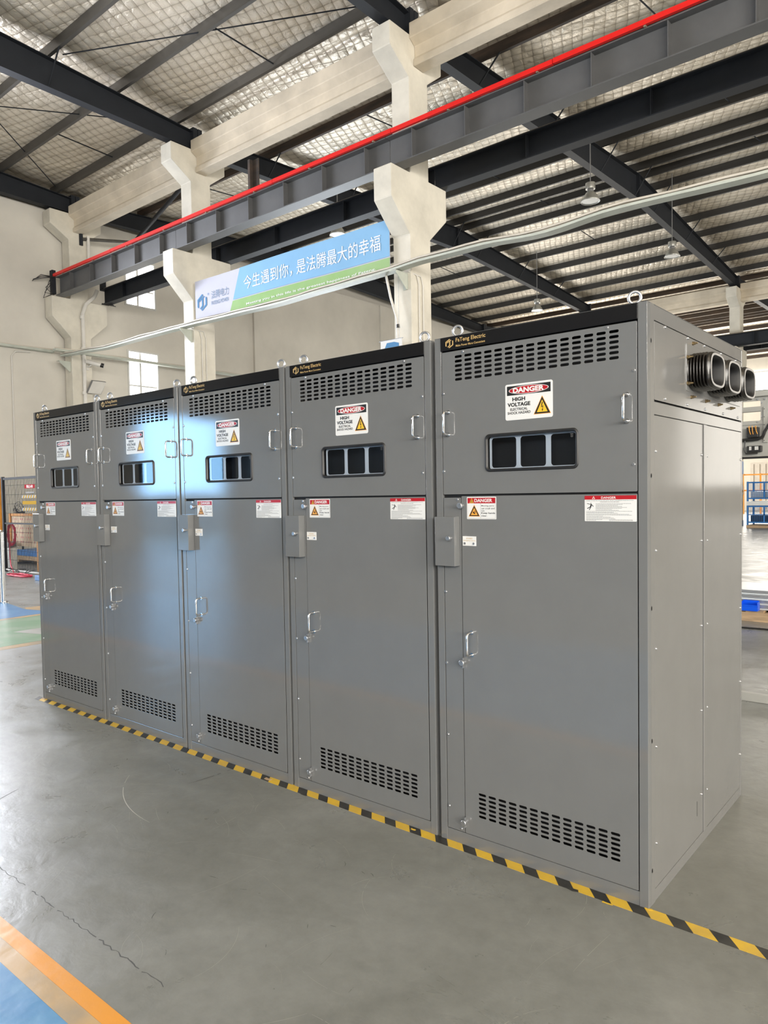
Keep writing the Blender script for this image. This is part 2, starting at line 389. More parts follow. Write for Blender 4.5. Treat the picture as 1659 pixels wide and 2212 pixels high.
LOGO = [  # strokes of the hexagonal mark, unit square coordinates
    [(0.50, 1.0), (0.62, 0.93), (0.14, 0.66), (0.14, 0.20), (0.0, 0.28), (0.0, 0.72)],
    [(0.66, 0.88), (0.76, 0.82), (0.62, 0.74), (0.62, 0.27), (0.48, 0.19), (0.34, 0.11), (0.24, 0.17), (0.48, 0.31), (0.48, 0.70), (0.20, 0.55), (0.20, 0.66)],
    [(0.86, 0.80), (1.0, 0.72), (1.0, 0.28), (0.50, 0.0), (0.38, 0.07), (0.86, 0.34)]]
def put_logo(mb, x0, x1, z0, z1, y, m):
    for st in LOGO:
        pts = [(x0+a*(x1-x0), z0+c*(z1-z0)) for a, c in st]
        from mathutils.geometry import tessellate_polygon
        tri = tessellate_polygon([[Vector((p[0], p[1], 0)) for p in pts]])
        mb.add([(p[0], y, p[1]) for p in pts], [tuple(t_) for t_ in tri], m)

# ================================================================== STRUCTURE
YE = 7.83; SPAN = 21.4
def roof_top(y):          # top of rafter
    k = math.floor((y-YE)/SPAN); d = y-YE-k*SPAN; d = min(d, SPAN-d)
    return 9.70+0.062*d
def rafter_bot(y):
    k = math.floor((y-YE)/SPAN); d = y-YE-k*SPAN; d = min(d, SPAN-d)
    return 9.30+0.034*d if k >= 0 else 9.30+0.012*d
X0, X1 = -18.7, 17.3
YS, YN = -13.57, 50.4

fl = MB(); fl.box(-26, 24, -20, 58, -0.2, 0, FLOOR); tag(fl.build('floor'), kind='structure')

# end wall with a door opening (y -13.3..-10.0, z<4.1) and two windows
W1 = (9.50, 10.56, 7.22, 8.62); W2 = (9.52, 10.60, 3.9, 5.93)
wl = MB()
def wall_x(mb, x0, x1, ys, holes, ztop, m):
    """wall slab in the y-z plane cut by rectangular holes (y0,y1,z0,z1)"""
    yy = sorted({ys[0], ys[1]} | {h[0] for h in holes} | {h[1] for h in holes})
    for a, c in zip(yy, yy[1:]):
        hs = sorted([(h[2], h[3]) for h in holes if h[0] <= a+1e-6 and h[1] >= c-1e-6]); z = 0
        for z0, z1 in hs:
            if z0 > z: mb.box(x0, x1, a, c, z, z0, m)
            z = z1
        mb.box(x0, x1, a, c, z, ztop, m)
wall_x(wl, X0-0.3, X0+0.25, (YS-0.3, YN+0.3), [(-13.4, -9.9, 0, 4.1), W1, W2], 9.36, WALLM)
wl.box(X0-0.3, X0-0.02, YS-0.3, YN+0.3, 9.36, 11.0, WALLM)
tag(wl.build('wall_west'), kind='structure')
wl = MB(); wl.box(X1, X1+0.3, YS-0.3, YN+0.3, 0, 11.0, WALLM); tag(wl.build('wall_east'), kind='structure')
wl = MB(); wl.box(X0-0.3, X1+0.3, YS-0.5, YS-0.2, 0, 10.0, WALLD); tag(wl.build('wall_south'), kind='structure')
wl = MB(); wl.box(X0-0.3, X1+0.3, YN, YN+0.3, 0, 10.0, WALLM); tag(wl.build('wall_north'), kind='structure')
# yard outside the end door
yd = MB(); yd.box(-90, -26.01, -70, 20, -0.25, -0.02, ASPH); tag(yd.build('floor_yard'), kind='structure')
yd = MB(); yd.box(-24.3, -24.0, -30, -3, 0, 1.68, WALLD); tag(yd.build('wall_yard'), kind='structure')  # added unseen low wall, blocks sky reflections in the lower cabinet doors

XW = X0+0.25
def window(n, y0, y1, z0, z1, mull, bars):
    w_ = MB(); t_ = 0.05
    w_.box(XW-0.16, XW+0.03, y0, y0+t_, z0, z1, FRAMEW); w_.box(XW-0.16, XW+0.03, y1-t_, y1, z0, z1, FRAMEW)
    w_.box(XW-0.16, XW+0.03, y0+t_, y1-t_, z0, z0+t_, FRAMEW); w_.box(XW-0.16, XW+0.03, y0+t_, y1-t_, z1-t_, z1, FRAMEW)
    w_.box(XW-0.16, XW-0.04, mull-0.03, mull+0.03, z0+t_, z1-t_, FRAMEW)
    for zb in bars: w_.box(XW-0.16, XW-0.05, y0+t_, y1-t_, zb-0.022, zb+0.022, FRAMEW)
    fo = w_.build('window_%d' % n); tag(fo, kind='structure')
    p = MB(); p.box(XW-0.14, XW-0.12, y0+t_, y1-t_, z0+t_, z1-t_, PANEM); p.build('window_pane', fo)
window(1, *W1, 9.97, (7.75,)); window(2, *W2, 9.99, (4.9,))
# bright windows of the far side wall
for n, (a, c) in enumerate([(-16.5, -13.2), (-12.2, -8.6), (-5.8, -2.2), (0.2, 3.8)]):
    w_ = MB(); y = YN-0.04; z0, z1 = 7.62, 8.95
    w_.box(a, c, y-0.06, y, z0, z0+0.08, FRAMEW); w_.box(a, c, y-0.06, y, z1-0.08, z1, FRAMEW)
    k = max(1, int((c-a)/1.2+0.5))
    for i in range(k+1):
        x = a+(c-a)*i/k; w_.box(x-0.04, x+0.04, y-0.06, y, z0+0.08, z1-0.08, FRAMEW)
    w_.box(a, c, y-0.055, y-0.005, z0+0.42, z0+0.47, FRAMEW)
    fo = w_.build('window_%d' % (n+3)); tag(fo, kind='structure')
    p = MB(); p.box(a, c, y-0.02, y+0.02, z0, z1, PANEM); p.build('window_pane', fo)
# door leaf frame of the end wall opening
d_ = MB(); d_.box(XW-0.4, XW+0.04, -13.5, -13.4, 0, 4.2, STEEL); d_.box(XW-0.4, XW+0.04, -9.9, -9.8, 0, 4.2, STEEL); d_.box(XW-0.4, XW+0.04, -13.5, -9.8, 4.1, 4.2, STEEL)
tag(d_.build('door_1'), kind='structure')

# pilasters of the end wall
for y0, y1 in ((14.45, 14.82), (21.4, 22.0), (0.4, 0.8), (-6.6, -6.2)):
    p = MB(); p.box(XW, XW+0.08, y0, y1, 0, 9.34, WALLM)
    tag(p.build('trim_%d' % int(abs(y0))), kind='structure')

# concrete columns -----------------------------------------------------------
def col_profile(yc):
    P = [(-0.29, 0), (-0.29, 5.92), (-0.80, 6.42), (-0.80, 6.95), (-0.27, 6.95), (-0.27, 8.53), (-0.78, 8.86), (-0.78, 9.24),
         (0.69, 9.24), (0.69, 8.92), (0.26, 8.60), (0.26, 6.95), (0.80, 6.95), (0.80, 6.40), (0.29, 5.95), (0.29, 0)]
    return [(yc+a, z) for a, z in P]
def column(x, yc, label, foot=None, wdt=0.38, nx=0):
    c = MB()
    prof = col_profile(yc)
    # shaft and the two bracket pairs as one solid
    c.prism(prof, x-wdt/2, x+wdt/2, 'x', CONC)
    o = c.build('concrete_column', bevel=0.012, seg=1)
    tag(o, label, 'column', 'concrete columns')
    if foot:
        fo = MB(); fo.box(x-wdt/2-0.01, x+wdt/2+0.01, yc-0.3, yc+0.3, 0, foot, BLUEP); f2 = fo.build('painted_foot', o); tag(f2, 'blue painted foot')
        fo = MB(); fo.box(x-wdt/2-0.01, x+wdt/2+0.01, yc-0.3, yc+0.3, 2.05, 2.55, BLUEP); f2 = fo.build('painted_band', o); tag(f2, 'blue painted band')
    return o
column(-18.17, YE, 'cream concrete column against the white end wall, leftmost of the three near columns')
column(-12.77, YE, 'cream concrete column at left end of the banner, middle of the three near columns')
column(-6.76, YE, 'large cream concrete column at right end of the banner, nearest of all columns')
column(-0.76, YE, 'cream concrete column beyond the right edge of the photo in the near row')
column(-6.76, YE+SPAN, 'distant cream concrete column with blue foot, seen above the black bushings', foot=0.22)
column(-12.77, YE+SPAN, 'distant cream concrete column hidden behind the cabinets', foot=0.22)

# eaves beams (cream, with stepped upper lip) -----------------------------------
def eaves(x0, x1, yc, label):
    P = [(-0.11, 8.75), (-0.15, 8.75), (-0.15, 8.86), (-0.11, 8.90), (-0.11, 9.08), (-0.26, 9.17), (-0.26, 9.42), (0.30, 9.42), (0.30, 9.17), (0.14, 9.08), (0.14, 8.75)]
    e = MB(); e.prism([(yc+a, z) for a, z in P], x0, x1, 'x', CONCW)
    tag(e.build('eaves_beam', bevel=0.012, seg=1), label, 'beam', 'concrete eaves beams')
eaves(-17.98, -12.96, YE, 'cream concrete eaves beam between the end wall column and the middle column')
eaves(-12.58, -6.95, YE, 'cream concrete eaves beam between the middle column and the nearest column')
eaves(-6.57, -0.95, YE, 'cream concrete eaves beam running off the top edge from the nearest column')
eaves(-17.98, -12.96, YE+SPAN, 'distant cream concrete eaves beam at the end wall side')
eaves(-12.58, -6.95, YE+SPAN, 'distant cream concrete eaves beam left of the far column')
eaves(-6.57, 0.6, YE+SPAN, 'distant cream concrete eaves beam right of the far column')

# crane runway beams --------------------------------------------------------------
def ibeam(mb, x0, x1, yc, z0, z1, hw, tf, tw, m):
    mb.box(x0, x1, yc-hw, yc+hw, z0, z0+tf, m); mb.box(x0, x1, yc-hw, yc+hw, z1-tf, z1, m); mb.box(x0, x1, yc-tw, yc+tw, z0+tf, z1-tf, m)
def crane_beam(x0, x1, yc, z0, z1, hw, label, step=1.0, off=0.0, m=STEELC, side=-1):
    root = empty('crane_runway_beam', (x0, yc, z0), label, 'beam', 'crane runway beams')
    g = MB(); ibeam(g, 0, x1-x0, 0, 0, z1-z0, hw, 0.018, 0.006, m); g.build('girder', root)
    x = math.ceil((x0-off)/step)*step+off
    while x < x1-0.05:
        if x > x0+0.05:
            s_ = MB(); s_.box(x-x0-0.006, x-x0+0.006, -hw+0.012, hw-0.012, 0.018, z1-z0-0.018, m); s_.build('stiffener', root)
        x += step
    rl = MB(); rl.box(0, x1-x0, -0.03, 0.03, z1-z0, z1-z0+0.05, RAILM); rl.build('rail', root)
    return root
segs = [(-17.95, -12.775, 'from the end wall to the middle column'), (-12.765, -6.765, 'from the middle to the nearest column'), (-6.755, -0.76, 'right of the nearest column')]
for a, c, t_ in segs:
    crane_beam(a, c, 7.26, 6.95, 7.44, 0.13, 'grey crane beam under the red bar, '+t_, 1.0, -0.23)
    crane_beam(a, c, 8.56, 6.95, 7.37, 0.11, 'dark crane beam on the rear brackets, '+t_, 2.0, -0.9, STEEL)
for yc, nm in ((YE+SPAN-0.55, 'dark distant crane beam on the near side of the far column row'), (YE+SPAN+0.62, 'dark distant crane beam behind the far column row')):
    crane_beam(-18.2, 4.0, yc, 6.95, 7.44, 0.13, nm, 2.0, 0, STEEL)
# bearing plates under beams at column A end
bp_ = MB(); bp_.box(-18.12, -17.98, 7.06, 7.16, 7.0, 7.62, STEEL)
tag(bp_.build('crane_end_stop'), 'dark steel end stop plate at the left end of the red bar', 'end stop')
bp_ = MB(); bp_.box(-18.1, -18.0, 8.5, 8.64, 7.37, 7.75, STEEL); 
tag(bp_.build('crane_end_stop'), 'dark steel end stop plate behind the end wall column on the rear crane beam', 'end stop')
# red conductor bar
rb = MB()
xs_ = -18.0; k = 0
while xs_ < -0.8:
    x2 = min(xs_+2.85, -0.8); dz = 0.004*(k % 2)
    rb.box(xs_, x2-0.01, 7.075, 7.125, 7.445+dz, 7.515+dz, REDBAR); xs_ = x2; k += 1
rbo = rb.build('conductor_bar'); tag(rbo, 'long red conductor bar running along the near crane beam', 'conductor bar')
x = -17.5
while x < -1:
    hb = MB(); hb.box(x-0.015, x+0.015, 7.09, 7.22, 7.43, 7.45, RAILM); hb.build('hanger_clip', rbo); x += 1.5

# rafters ----------------------------------------------------------------------
def rafter(x, k, label):
    """tapered I-section rafter over bay k (k=0 far bay, -1 near bay, 1 third bay)"""
    ya, yb = YE+k*SPAN+0.12, YE+(k+1)*SPAN-(0.12 if k < 1 else 0.36); ym = (ya+yb)/2
    root = empty('steel_rafter', (x, 0, 0), label, 'rafter', 'steel roof rafters')
    pts = [ya, ym, yb]; hw = 0.10
    def band(z0f, z1f, hx, nm):
        g = MB()
        for a, c in ((ya, ym), (ym, yb)):
            e = 0.0008
            vs = [(sx*hx, yy, z) for yy, z0, z1 in ((a, z0f(a), z1f(a)), (c, z0f(c), z1f(c))) for z in (z0, z1) for sx in (-1, 1)]
            g.add(vs, [(0, 1, 3, 2), (4, 6, 7, 5), (0, 4, 5, 1), (2, 3, 7, 6), (0, 2, 6, 4), (1, 5, 7, 3)], STEEL)
        return g.build(nm, root)
    def top(y): return 9.70+0.062*min(y-(YE+k*SPAN), (YE+(k+1)*SPAN)-y)
    def bot(y):
        d = min(y-(YE+k*SPAN), (YE+(k+1)*SPAN)-y); return 9.30+(0.034 if k >= 0 else 0.012)*d
    band(lambda y: bot(y)+0.015, lambda y: top(y)-0.015, 0.006, 'web')
    band(bot, lambda y: bot(y)+0.015, hw, 'bottom_flange')
    band(lambda y: top(y)-0.015, top, hw, 'top_flange')
    j = MB()
    j.box(-hw, hw, ym-0.02, ym+0.02, bot(ym)-0.05, top(ym)-0.016, STEEL); j.build('splice_plate', root)
    for yy, s_ in ((ya, -1), (yb, 1)):
        j = MB(); j.box(-0.12, 0.12, min(yy, yy+s_*0.11), max(yy, yy+s_*0.11), 9.245, 9.78, STEEL); j.build('bearing_plate', root)
    return root
NM = {0: 'far bay', -1: 'near bay', 1: 'third bay'}
RX = {-18.17: 'at the end wall', -12.77: 'at the middle column', -6.76: 'at the nearest column', -0.76: 'right of the nearest column'}
rafters = []
for k in (-1, 0, 1):
    for x, t_ in RX.items():
        if k == 1 and x == -12.77: continue
        rafters.append((x, k, rafter(x, k, 'dark steel rafter over the %s, %s' % (NM[k], t_))))

# purlins -------------------------------------------------------------------------
def purlin_ys(k):
    a = YE+k*SPAN; ys = []
    if k == -1:
        ys = [7.33-1.46*i for i in range(8)]; mir = [2*(a+SPAN/2)-y for y in ys]; return sorted(ys+mir)
    ys = [a+0.72+1.46*i for i in range(7)]+[a+SPAN/2-0.32]
    return sorted(ys+[2*(a+SPAN/2)-y for y in ys])
ORD = ['first', 'second', 'third', 'fourth', 'fifth', 'sixth', 'seventh', 'eighth', 'ninth', 'tenth', 'eleventh', 'twelfth', 'thirteenth', 'fourteenth', 'fifteenth', 'sixteenth']
PY = {}
for k in (-1, 0, 1):
    ys = purlin_ys(k); PY[k] = ys
    order = ys[::-1] if k == -1 else ys
    for i, y in enumerate(order):
        zt = roof_top(y); m = RUST if (k == 0 and i < 4) or k == 1 else (PURL if k < 0 else PURD)
        p = MB(); p.box(-18.4, 15, y-0.035, y+0.035, zt, zt+0.018, m); p.box(-18.4, 15, y-0.035, y-0.029, zt+0.018, zt+0.19, m); p.box(-18.4, 15, y-0.035, y+0.035, zt+0.19, zt+0.2, m)
        p.box(-18.4, 15, y+0.03, y+0.035, zt+0.018, zt+0.035, m)
        where = 'the near eaves beam' if k < 1 else 'the distant columns'
        tag(p.build('roof_purlin'), '%s roof purlin over the %s, %s from %s' % ('rusty' if m is RUST else ('grey' if m is PURL else 'dark'), NM[k], ORD[i], where), 'purlin', 'purlins over the '+NM[k])

# ceiling insulation, sagging between purlins
for k, nm in ((-1, 'ceiling_near'), (0, 'ceiling_far'), (1, 'ceiling_third')):
    ys = PY[k]; a, c = YE+k*SPAN, YE+(k+1)*SPAN
    knots = [a]+ys+[c]; rows = []
    for y0, y1 in zip(knots, knots[1:]):
        for i in range(5):
            fct = i/5; y = y0+(y1-y0)*fct; rows.append((y, math.sin(pi*fct)))
    rows.append((c, 0))
    vs = []; fs = []; nxs = 48; xa, xb = -18.75, X1+0.1
    for y, s_ in rows:
        for i in range(nxs+1):
            x = xa+(xb-xa)*i/nxs
            z = roof_top(min(max(y, a+1e-4), c-1e-4))+0.205+0.02*noise.noise(Vector((x*0.9, y*0.9, k)))*s_-0.045*s_
            vs.append((x, y, z))
    for j in range(len(rows)-1):
        for i in range(nxs): fs.append((j*(nxs+1)+i, j*(nxs+1)+i+1, (j+1)*(nxs+1)+i+1, (j+1)*(nxs+1)+i))
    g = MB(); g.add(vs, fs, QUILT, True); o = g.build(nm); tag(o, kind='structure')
    sm = o.modifiers.new('solid', 'SOLIDIFY'); sm.thickness = 0.08; sm.offset = 1

# fly braces on rafters
for x, k, root in rafters:
    if x < -18 : continue
    ys = PY[k]
    for y in ys[1:-1:2]:
        d = min(y-(YE+k*SPAN), (YE+(k+1)*SPAN)-y)
        zb = 9.30+(0.034 if k >= 0 else 0.012)*d
        g = MB(); g.tube([(0.08, y-0.02, zb+0.02), (0.55, y-0.02, roof_top(y)+0.02)], 0.017, STEEL, 6); g.build('fly_brace', root)

# roof rods and bracing
def rod(p0, p1, rad, label, m=STEEL, name='bracing_rod', grp='roof bracing rods'):
    g = MB(); g.tube([p0, p1], rad, m, 6); tag(g.build(name), label, 'bracing rod', grp)
z_ = lambda y: roof_top(y)+0.06
rod((-17.9, 7.2, z_(7.2)), (-13.0, 1.5, z_(1.5)), 0.012, 'thin roof cross rod starting at the top of the end wall column')
rod((-17.9, 1.5, z_(1.5)), (-13.0, 7.2, z_(7.2)), 0.012, 'thin roof cross rod ending at the top of the middle column')
rod((-12.5, 4.6, z_(4.6)), (-7.0, 7.3, z_(7.3)), 0.012, 'thin roof cross rod ending at the top of the nearest column')
for x in (-15.4, -9.7):
    for y in (5.87, 2.95): rod((x, y, roof_top(y)+0.1), (x+0.12, y+1.46, roof_top(y+1.46)+0.06), 0.014, 'short near bay tie rod %s the middle column, %s' % ('left of' if x < -12 else 'right of', 'beside the eaves beam' if y > 5 else 'away from the eaves beam'))
for x in (-15.4, -9.7, -3.8):
    for i in range(1, 12, 3):
        y = PY[0][i]; y2 = PY[0][i+1]
        rod((x, y, roof_top(y)+0.1), (x+0.12, y2, roof_top(y2)+0.06), 0.014, 'tie rod from %s to %s far bay purlin, %s' % (ORD[i], ORD[i+1], {-15.4: 'end wall side', -9.7: 'between middle and nearest columns', -3.8: 'right of the nearest column'}[x]))
# horizontal strut and diagonal pipe behind the end column
g = MB(); g.tube([(-17.95, 7.9, 8.62), (-17.85, 9.45, 8.88)], 0.045, PURL, 8); g.cyl((-17.95, 7.9, 8.45), (-17.95, 7.9, 8.8), 0.05, STEEL)
tag(g.build('wind_strut'), 'grey horizontal strut from the back of the end wall column to the diagonal pipe', 'strut')
g = MB(); g.tube([(-17.85, 9.45, 8.85), (-13.0, 8.3, 9.35)], 0.055, STEEL, 8)
tag(g.build('diagonal_brace_pipe'), 'dark diagonal brace pipe rising towards the middle column under the eaves beam', 'brace')
# upright channel standing behind crane beam near middle column
g = MB(); g.box(-10.37, -10.31, 7.28, 7.38, 7.49, 8.22, RUST); g.box(-10.31, -10.14, 7.36, 7.38, 7.49, 8.22, RUST)
tag(g.build('upright_channel'), 'short rusty steel upright standing on the crane beam right of the middle column', 'steel upright')

# ================================================================== UTILITIES ON COLUMNS AND WALLS
# cable tray along the near column row
ctl = [(-18.0, 5.375), (-17.2, 5.335), (-15.6, 5.265), (-14.0, 5.275), (-12.7, 5.275), (-10.8, 5.25), (-9.6, 5.225), (-8.4, 5.25), (-7.2, 5.265), (-6.9, 5.275), (-6.2, 5.305), (-5.1, 5.295), (-4.0, 5.225), (-3.0, 5.285), (-1.1, 5.235), (0.6, 5.265)]
def interp(ctl, x):
    for (a, za), (c, zc) in zip(ctl, ctl[1:]):
        if a <= x <= c:
            t = (x-a)/(c-a); t = t*t*(3-2*t); return za+(zc-za)*t
    return ctl[-1][1]
tr = MB(); n = 90; vs = []
for i in range(n+1):
    x = -18.0+18.6*i/n; z = interp(ctl, x)
    vs.append([(x, 7.22, z), (x, 7.22, z+0.035), (x, 7.228, z+0.035), (x, 7.228, z+0.008), (x, 7.392, z+0.008), (x, 7.392, z+0.035), (x, 7.40, z+0.035), (x, 7.40, z)])
tr.rings(vs, TRAYM, smooth=False, cap0=True, cap1=True)
tray = tr.build('cable_tray'); tag(tray, 'long pale cable tray sagging along the front of the near columns', 'cable tray')
for k, (yy, dz, rad) in enumerate([(7.24, 0.07, 0.018), (7.285, 0.06, 0.022), (7.34, 0.055, 0.02)]):
    g = MB(); g.tube([(-18.0+18.6*i/60, yy+0.01*math.sin(i*0.9+k), interp(ctl, -18.0+18.6*i/60)+dz+0.006*math.sin(i*1.7+2*k)) for i in range(61)], rad, CABLEM, 6)
    g.build('cable', tray)
for x, t_ in ((-18.17, 'end wall column'), (-12.77, 'middle column'), (-6.76, 'nearest column')):
    g = MB(); g.prism([(7.538, 5.26), (7.22, 5.26), (7.22, 5.23), (7.50, 5.0), (7.538, 5.0)], x+0.10, x+0.115, 'x', TRAYM)
    g.box(x-0.02, x+0.12, 7.20, 7.538, 5.26, 5.27, TRAYM); g.box(x+0.02, x+0.12, 7.53, 7.538, 5.0, 5.26, TRAYM)
    tag(g.build('tray_bracket'), 'triangular tray bracket screwed to the '+t_, 'bracket', 'cable tray brackets')
# tray along the end wall
tr = MB(); tr.box(-18.42, -18.26, -4.0, 7.2, 5.50, 5.56, TRAYM); tr.box(-17.96, -17.80, 7.0, 14.4, 5.47, 5.53, TRAYM)
w2 = tr.build('cable_tray'); tag(w2, 'pale cable tray running along the end wall past the leftmost column', 'cable tray')
for x, y0, y1, z in ((-18.31, -4, 7.2, 5.575), (-17.86, 7.0, 14.4, 5.545)):
    g = MB(); g.tube([(x+0.01*math.sin(i*1.3), y0+(y1-y0)*i/24, z+0.012*math.sin(i*1.1)) for i in range(25)], 0.02, CABLEM, 6); g.build('cable', w2)
# thin conduits on the end wall and down pipe
g = MB(); g.tube([(-18.40, 6.6, 5.46), (-18.40, 6.2, 5.42), (-18.42, 6.11, 5.30), (-18.42, 6.1, 0.3)], 0.02, WHITEP, 8)
tag(g.build('wall_conduit'), 'thin white conduit dropping down the end wall above the mesh fence', 'conduit')
g = MB(); g.tube([(-17.9, 8.30, 7.30), (-17.9, 8.22, 7.12), (-17.91, 7.95, 6.86), (-17.92, 7.86, 6.6), (-17.92, 7.84, 0.05)], 0.05, WHITEP, 12)
for z in (6.45, 5.6, 4.4): g.cyl((-17.92, 7.84, z), (-17.92, 7.84, z+0.08), 0.06, WHITEP, n=12)
tag(g.build('drain_pipe'), 'white plastic drain pipe with an elbow beside the leftmost column', 'pipe')
g = MB(); g.tube([(-17.92, 8.09, 8.72), (-17.92, 8.09, 7.46)], 0.045, WHITEP, 10)
tag(g.build('drain_pipe'), 'white upper drain pipe running down the side of the leftmost column', 'pipe')
for x, t_ in ((-12.57, 'middle column'), (-6.56, 'nearest column')):
    for j, y in enumerate((7.72, 7.84)):
        g = MB(); g.tube([(x+0.015, y, 0.3), (x+0.015, y, 5.1), (x+0.01, y-0.05, 5.25), (x-0.05, 7.50, 5.30)], 0.012, WHITEP, 6)
        tag(g.build('wall_conduit'), 'thin white conduit on the right side of the %s, %s of two' % (t_, 'nearer' if j == 0 else 'further'), 'conduit', 'column conduits')
g = MB(); g.tube([(-7.0, 7.38, 5.32), (-6.93, 7.42, 4.9), (-6.80, 7.43, 4.5), (-6.78, 7.43, 3.2)], 0.022, WHITEP, 8)
g.cyl((-6.79, 7.43, 4.42), (-6.785, 7.43, 4.36), 0.03, STBLACK, n=8)
tag(g.build('hanging_conduit'), 'white flexible conduit hanging down the front of the nearest column', 'conduit')
# loose black wires at the left end of the near crane beam
g = MB()
for k in range(7):
    a = random.uniform(-1, 1); g.tube([(-17.95, 7.12, 7.42), (-18.05-0.1*k/7, 7.02-0.12*a, 7.38+0.05*a), (-18.05-0.05*a, 6.90-0.1*k/7, 7.2-0.07*k), (-17.98, 7.05, 6.98)] if k % 2 else [(-17.9, 7.08, 7.42), (-18.15-0.02*k, 6.9, 7.40+0.02*k), (-18.25-0.02*k, 6.7, 7.36+0.03*a)], 0.009, STBLACK, 5)
tag(g.build('loose_wires'), 'tangle of loose black wires at the left end of the red bar', 'wires')
g = MB()
for k in range(4): g.tube([(-18.0, 8.5, 7.0), (-17.8, 8.5+0.1*k, 6.93), (-17.6-0.05*k, 8.62, 6.90+0.01*k)], 0.012, STBLACK, 5)
tag(g.build('loose_wires'), 'loose black wires at the left end of the rear crane beam', 'wires')
# camera and floodlight on the end wall
root = empty('security_camera', (-17.97, 8.02, 5.2), 'small white security camera on the leftmost column above the floodlight', 'camera')
g = MB(); g.box(0, 0.03, -0.09, -0.01, -0.12, 0.0, WHITEP); g.tube([(0.02, -0.05, -0.05), (0.18, -0.03, 0.0)], 0.02, WHITEP); g.build('wall_bracket', root)
g = MB(); g.cyl((0.14, -0.15, 0.10), (0.36, 0.16, 0.0), 0.06, WHITEP, n=14); g.build('housing', root, 0.004)
g = MB(); g.cyl((0.35, 0.15, 0.002), (0.40, 0.22, -0.02), 0.062, STBLACK, n=14); g.build('lens', root)
root = empty('floodlight', (-17.96, 8.12, 4.62), 'square white floodlight tilted down on the leftmost column below the camera', 'floodlight')
fl_ = MB(); vs = [(0.06, -0.25, -0.16), (0.06, 0.17, -0.16), (0.22, 0.25, 0.17), (0.22, -0.17, 0.17), (0.12, -0.25, -0.19), (0.12, 0.17, -0.19), (0.28, 0.25, 0.14), (0.28, -0.17, 0.14)]
fl_.add(vs, [(0, 1, 2, 3), (7, 6, 5, 4), (0, 4, 5, 1), (1, 5, 6, 2), (2, 6, 7, 3), (3, 7, 4, 0)], STGREY); fl_.build('housing', root, 0.008)
fl_ = MB(); fl_.add([(0.108, -0.235, -0.165+0.0), (0.108, 0.155, -0.165), (0.268, 0.238, 0.150), (0.268, -0.158, 0.150)], [(0, 1, 2, 3)], WHITEP); fl_.v = [(a_+0.022, b_, c_-0.018) for a_, b_, c_ in fl_.v]; fl_.build('front_glass', root)
g = MB(); g.box(-0.02, 0.14, -0.06, 0.06, -0.02, 0.02, STGREY); g.build('wall_bracket', root)
g = MB(); g.add([(0.135, -0.235, -0.14), (0.135, 0.165, -0.14), (0.148, 0.172, -0.105), (0.148, -0.225, -0.105)], [(0, 1, 2, 3)], STGREY); g.build('rating_strip', root)

# banner --------------------------------------------------------------------
root = empty('slogan_banner', (-9.7, 7.47, 5.4), 'long blue, green and white banner with a white slogan strung between two columns', 'banner')
BX0, BX1, YB = -12.42, -6.97, 7.47
zt = lambda x: 6.27-(x-BX0)*0.004; zb = lambda x: 5.46-(x-BX0)/(BX1-BX0)*0.11
def brow(x0, x1, fn0, fn1, y, m, n=24, slant0=0, slant1=0):
    g = []; fs = []
    for i in range(n+1):
        t = i/n
        xt = (x0+slant0)+(x1+slant1-x0-slant0)*t; xb = x0+(x1-x0)*t
        g += [(xb-9.7*-1, y+0.01*math.sin(xb*2.1)-7.47, fn0(xb)-5.4), (xt+9.7, y+0.01*math.sin(xt*2.1)-7.47, fn1(xt)-5.4)]
        if i: fs.append((2*i-2, 2*i, 2*i+1, 2*i-1))
    mb.add(g, fs, m)
zl = lambda x: 5.655-(x-BX0)*0.008
mb = MB(); brow(BX0, BX1, zb, zt, YB+0.012, BNWHT); o = mb.build('cloth', root)
sd = o.modifiers.new('solid', 'SOLIDIFY'); sd.thickness = 0.006; sd.offset = -1
mb = MB(); brow(-11.16, BX1, lambda x: zl(x)+0.008, zt, YB+0.004, BNBLUE, slant0=0.24); mb.build('blue_field', root)
mb = MB(); brow(-11.26, BX1, zb, lambda x: zl(x)-0.012, YB+0.004, BNGRN, slant0=0.09); mb.build('green_field', root)
bf = lambda X, Z, y: (X+9.7, y+0.01*math.sin(X*2.1)-7.47-0.004, Z-(X-BX0)*0.0055-5.4)
mb = MB()
put_text(mb, '今生遇到你，', -10.80, -9.36, 5.79, 6.07, YB, BNTXT, 0.0, fn=bf)
put_text(mb, '是法腾最大的幸福', -9.24, -7.17, 5.79, 6.07, YB, BNTXT, 0.0, fn=bf)
put_text(mb, 'Meeting you in this life is the greatest happiness of Fateng.', -10.73, -7.28, 5.462, 5.520, YB, BNTXT, 0.01, fn=bf)
mb.build('slogan_lettering', root)
bf2 = lambda X, Z, y: (X+9.7, y+0.01*math.sin(X*2.1)-7.47+0.0035, Z-(X-BX0)*0.0055-5.4)
mb = MB()
for st in LOGO:
    from mathutils.geometry import tessellate_polygon
    pts = [(-12.34+a*0.32, 5.60+c*0.36) for a, c in st]; tri = tessellate_polygon([[Vector((p[0], p[1], 0)) for p in pts]])
    mb.add([bf2(p[0], p[1], YB) for p in pts], [tuple(t) for t in tri], BNLB)
put_text(mb, '®', -11.99, -11.94, 5.90, 5.95, YB, BNLB, 0.0, fn=bf2)
put_text(mb, '法腾电力', -11.87, -11.30, 5.80, 5.97, YB, BNLG, 0.0, fn=bf2)
put_text(mb, 'FATENG POWER', -11.87, -11.30, 5.67, 5.75, YB, BNLG, 0.01, fn=bf2)
mb.build('emblem', root)

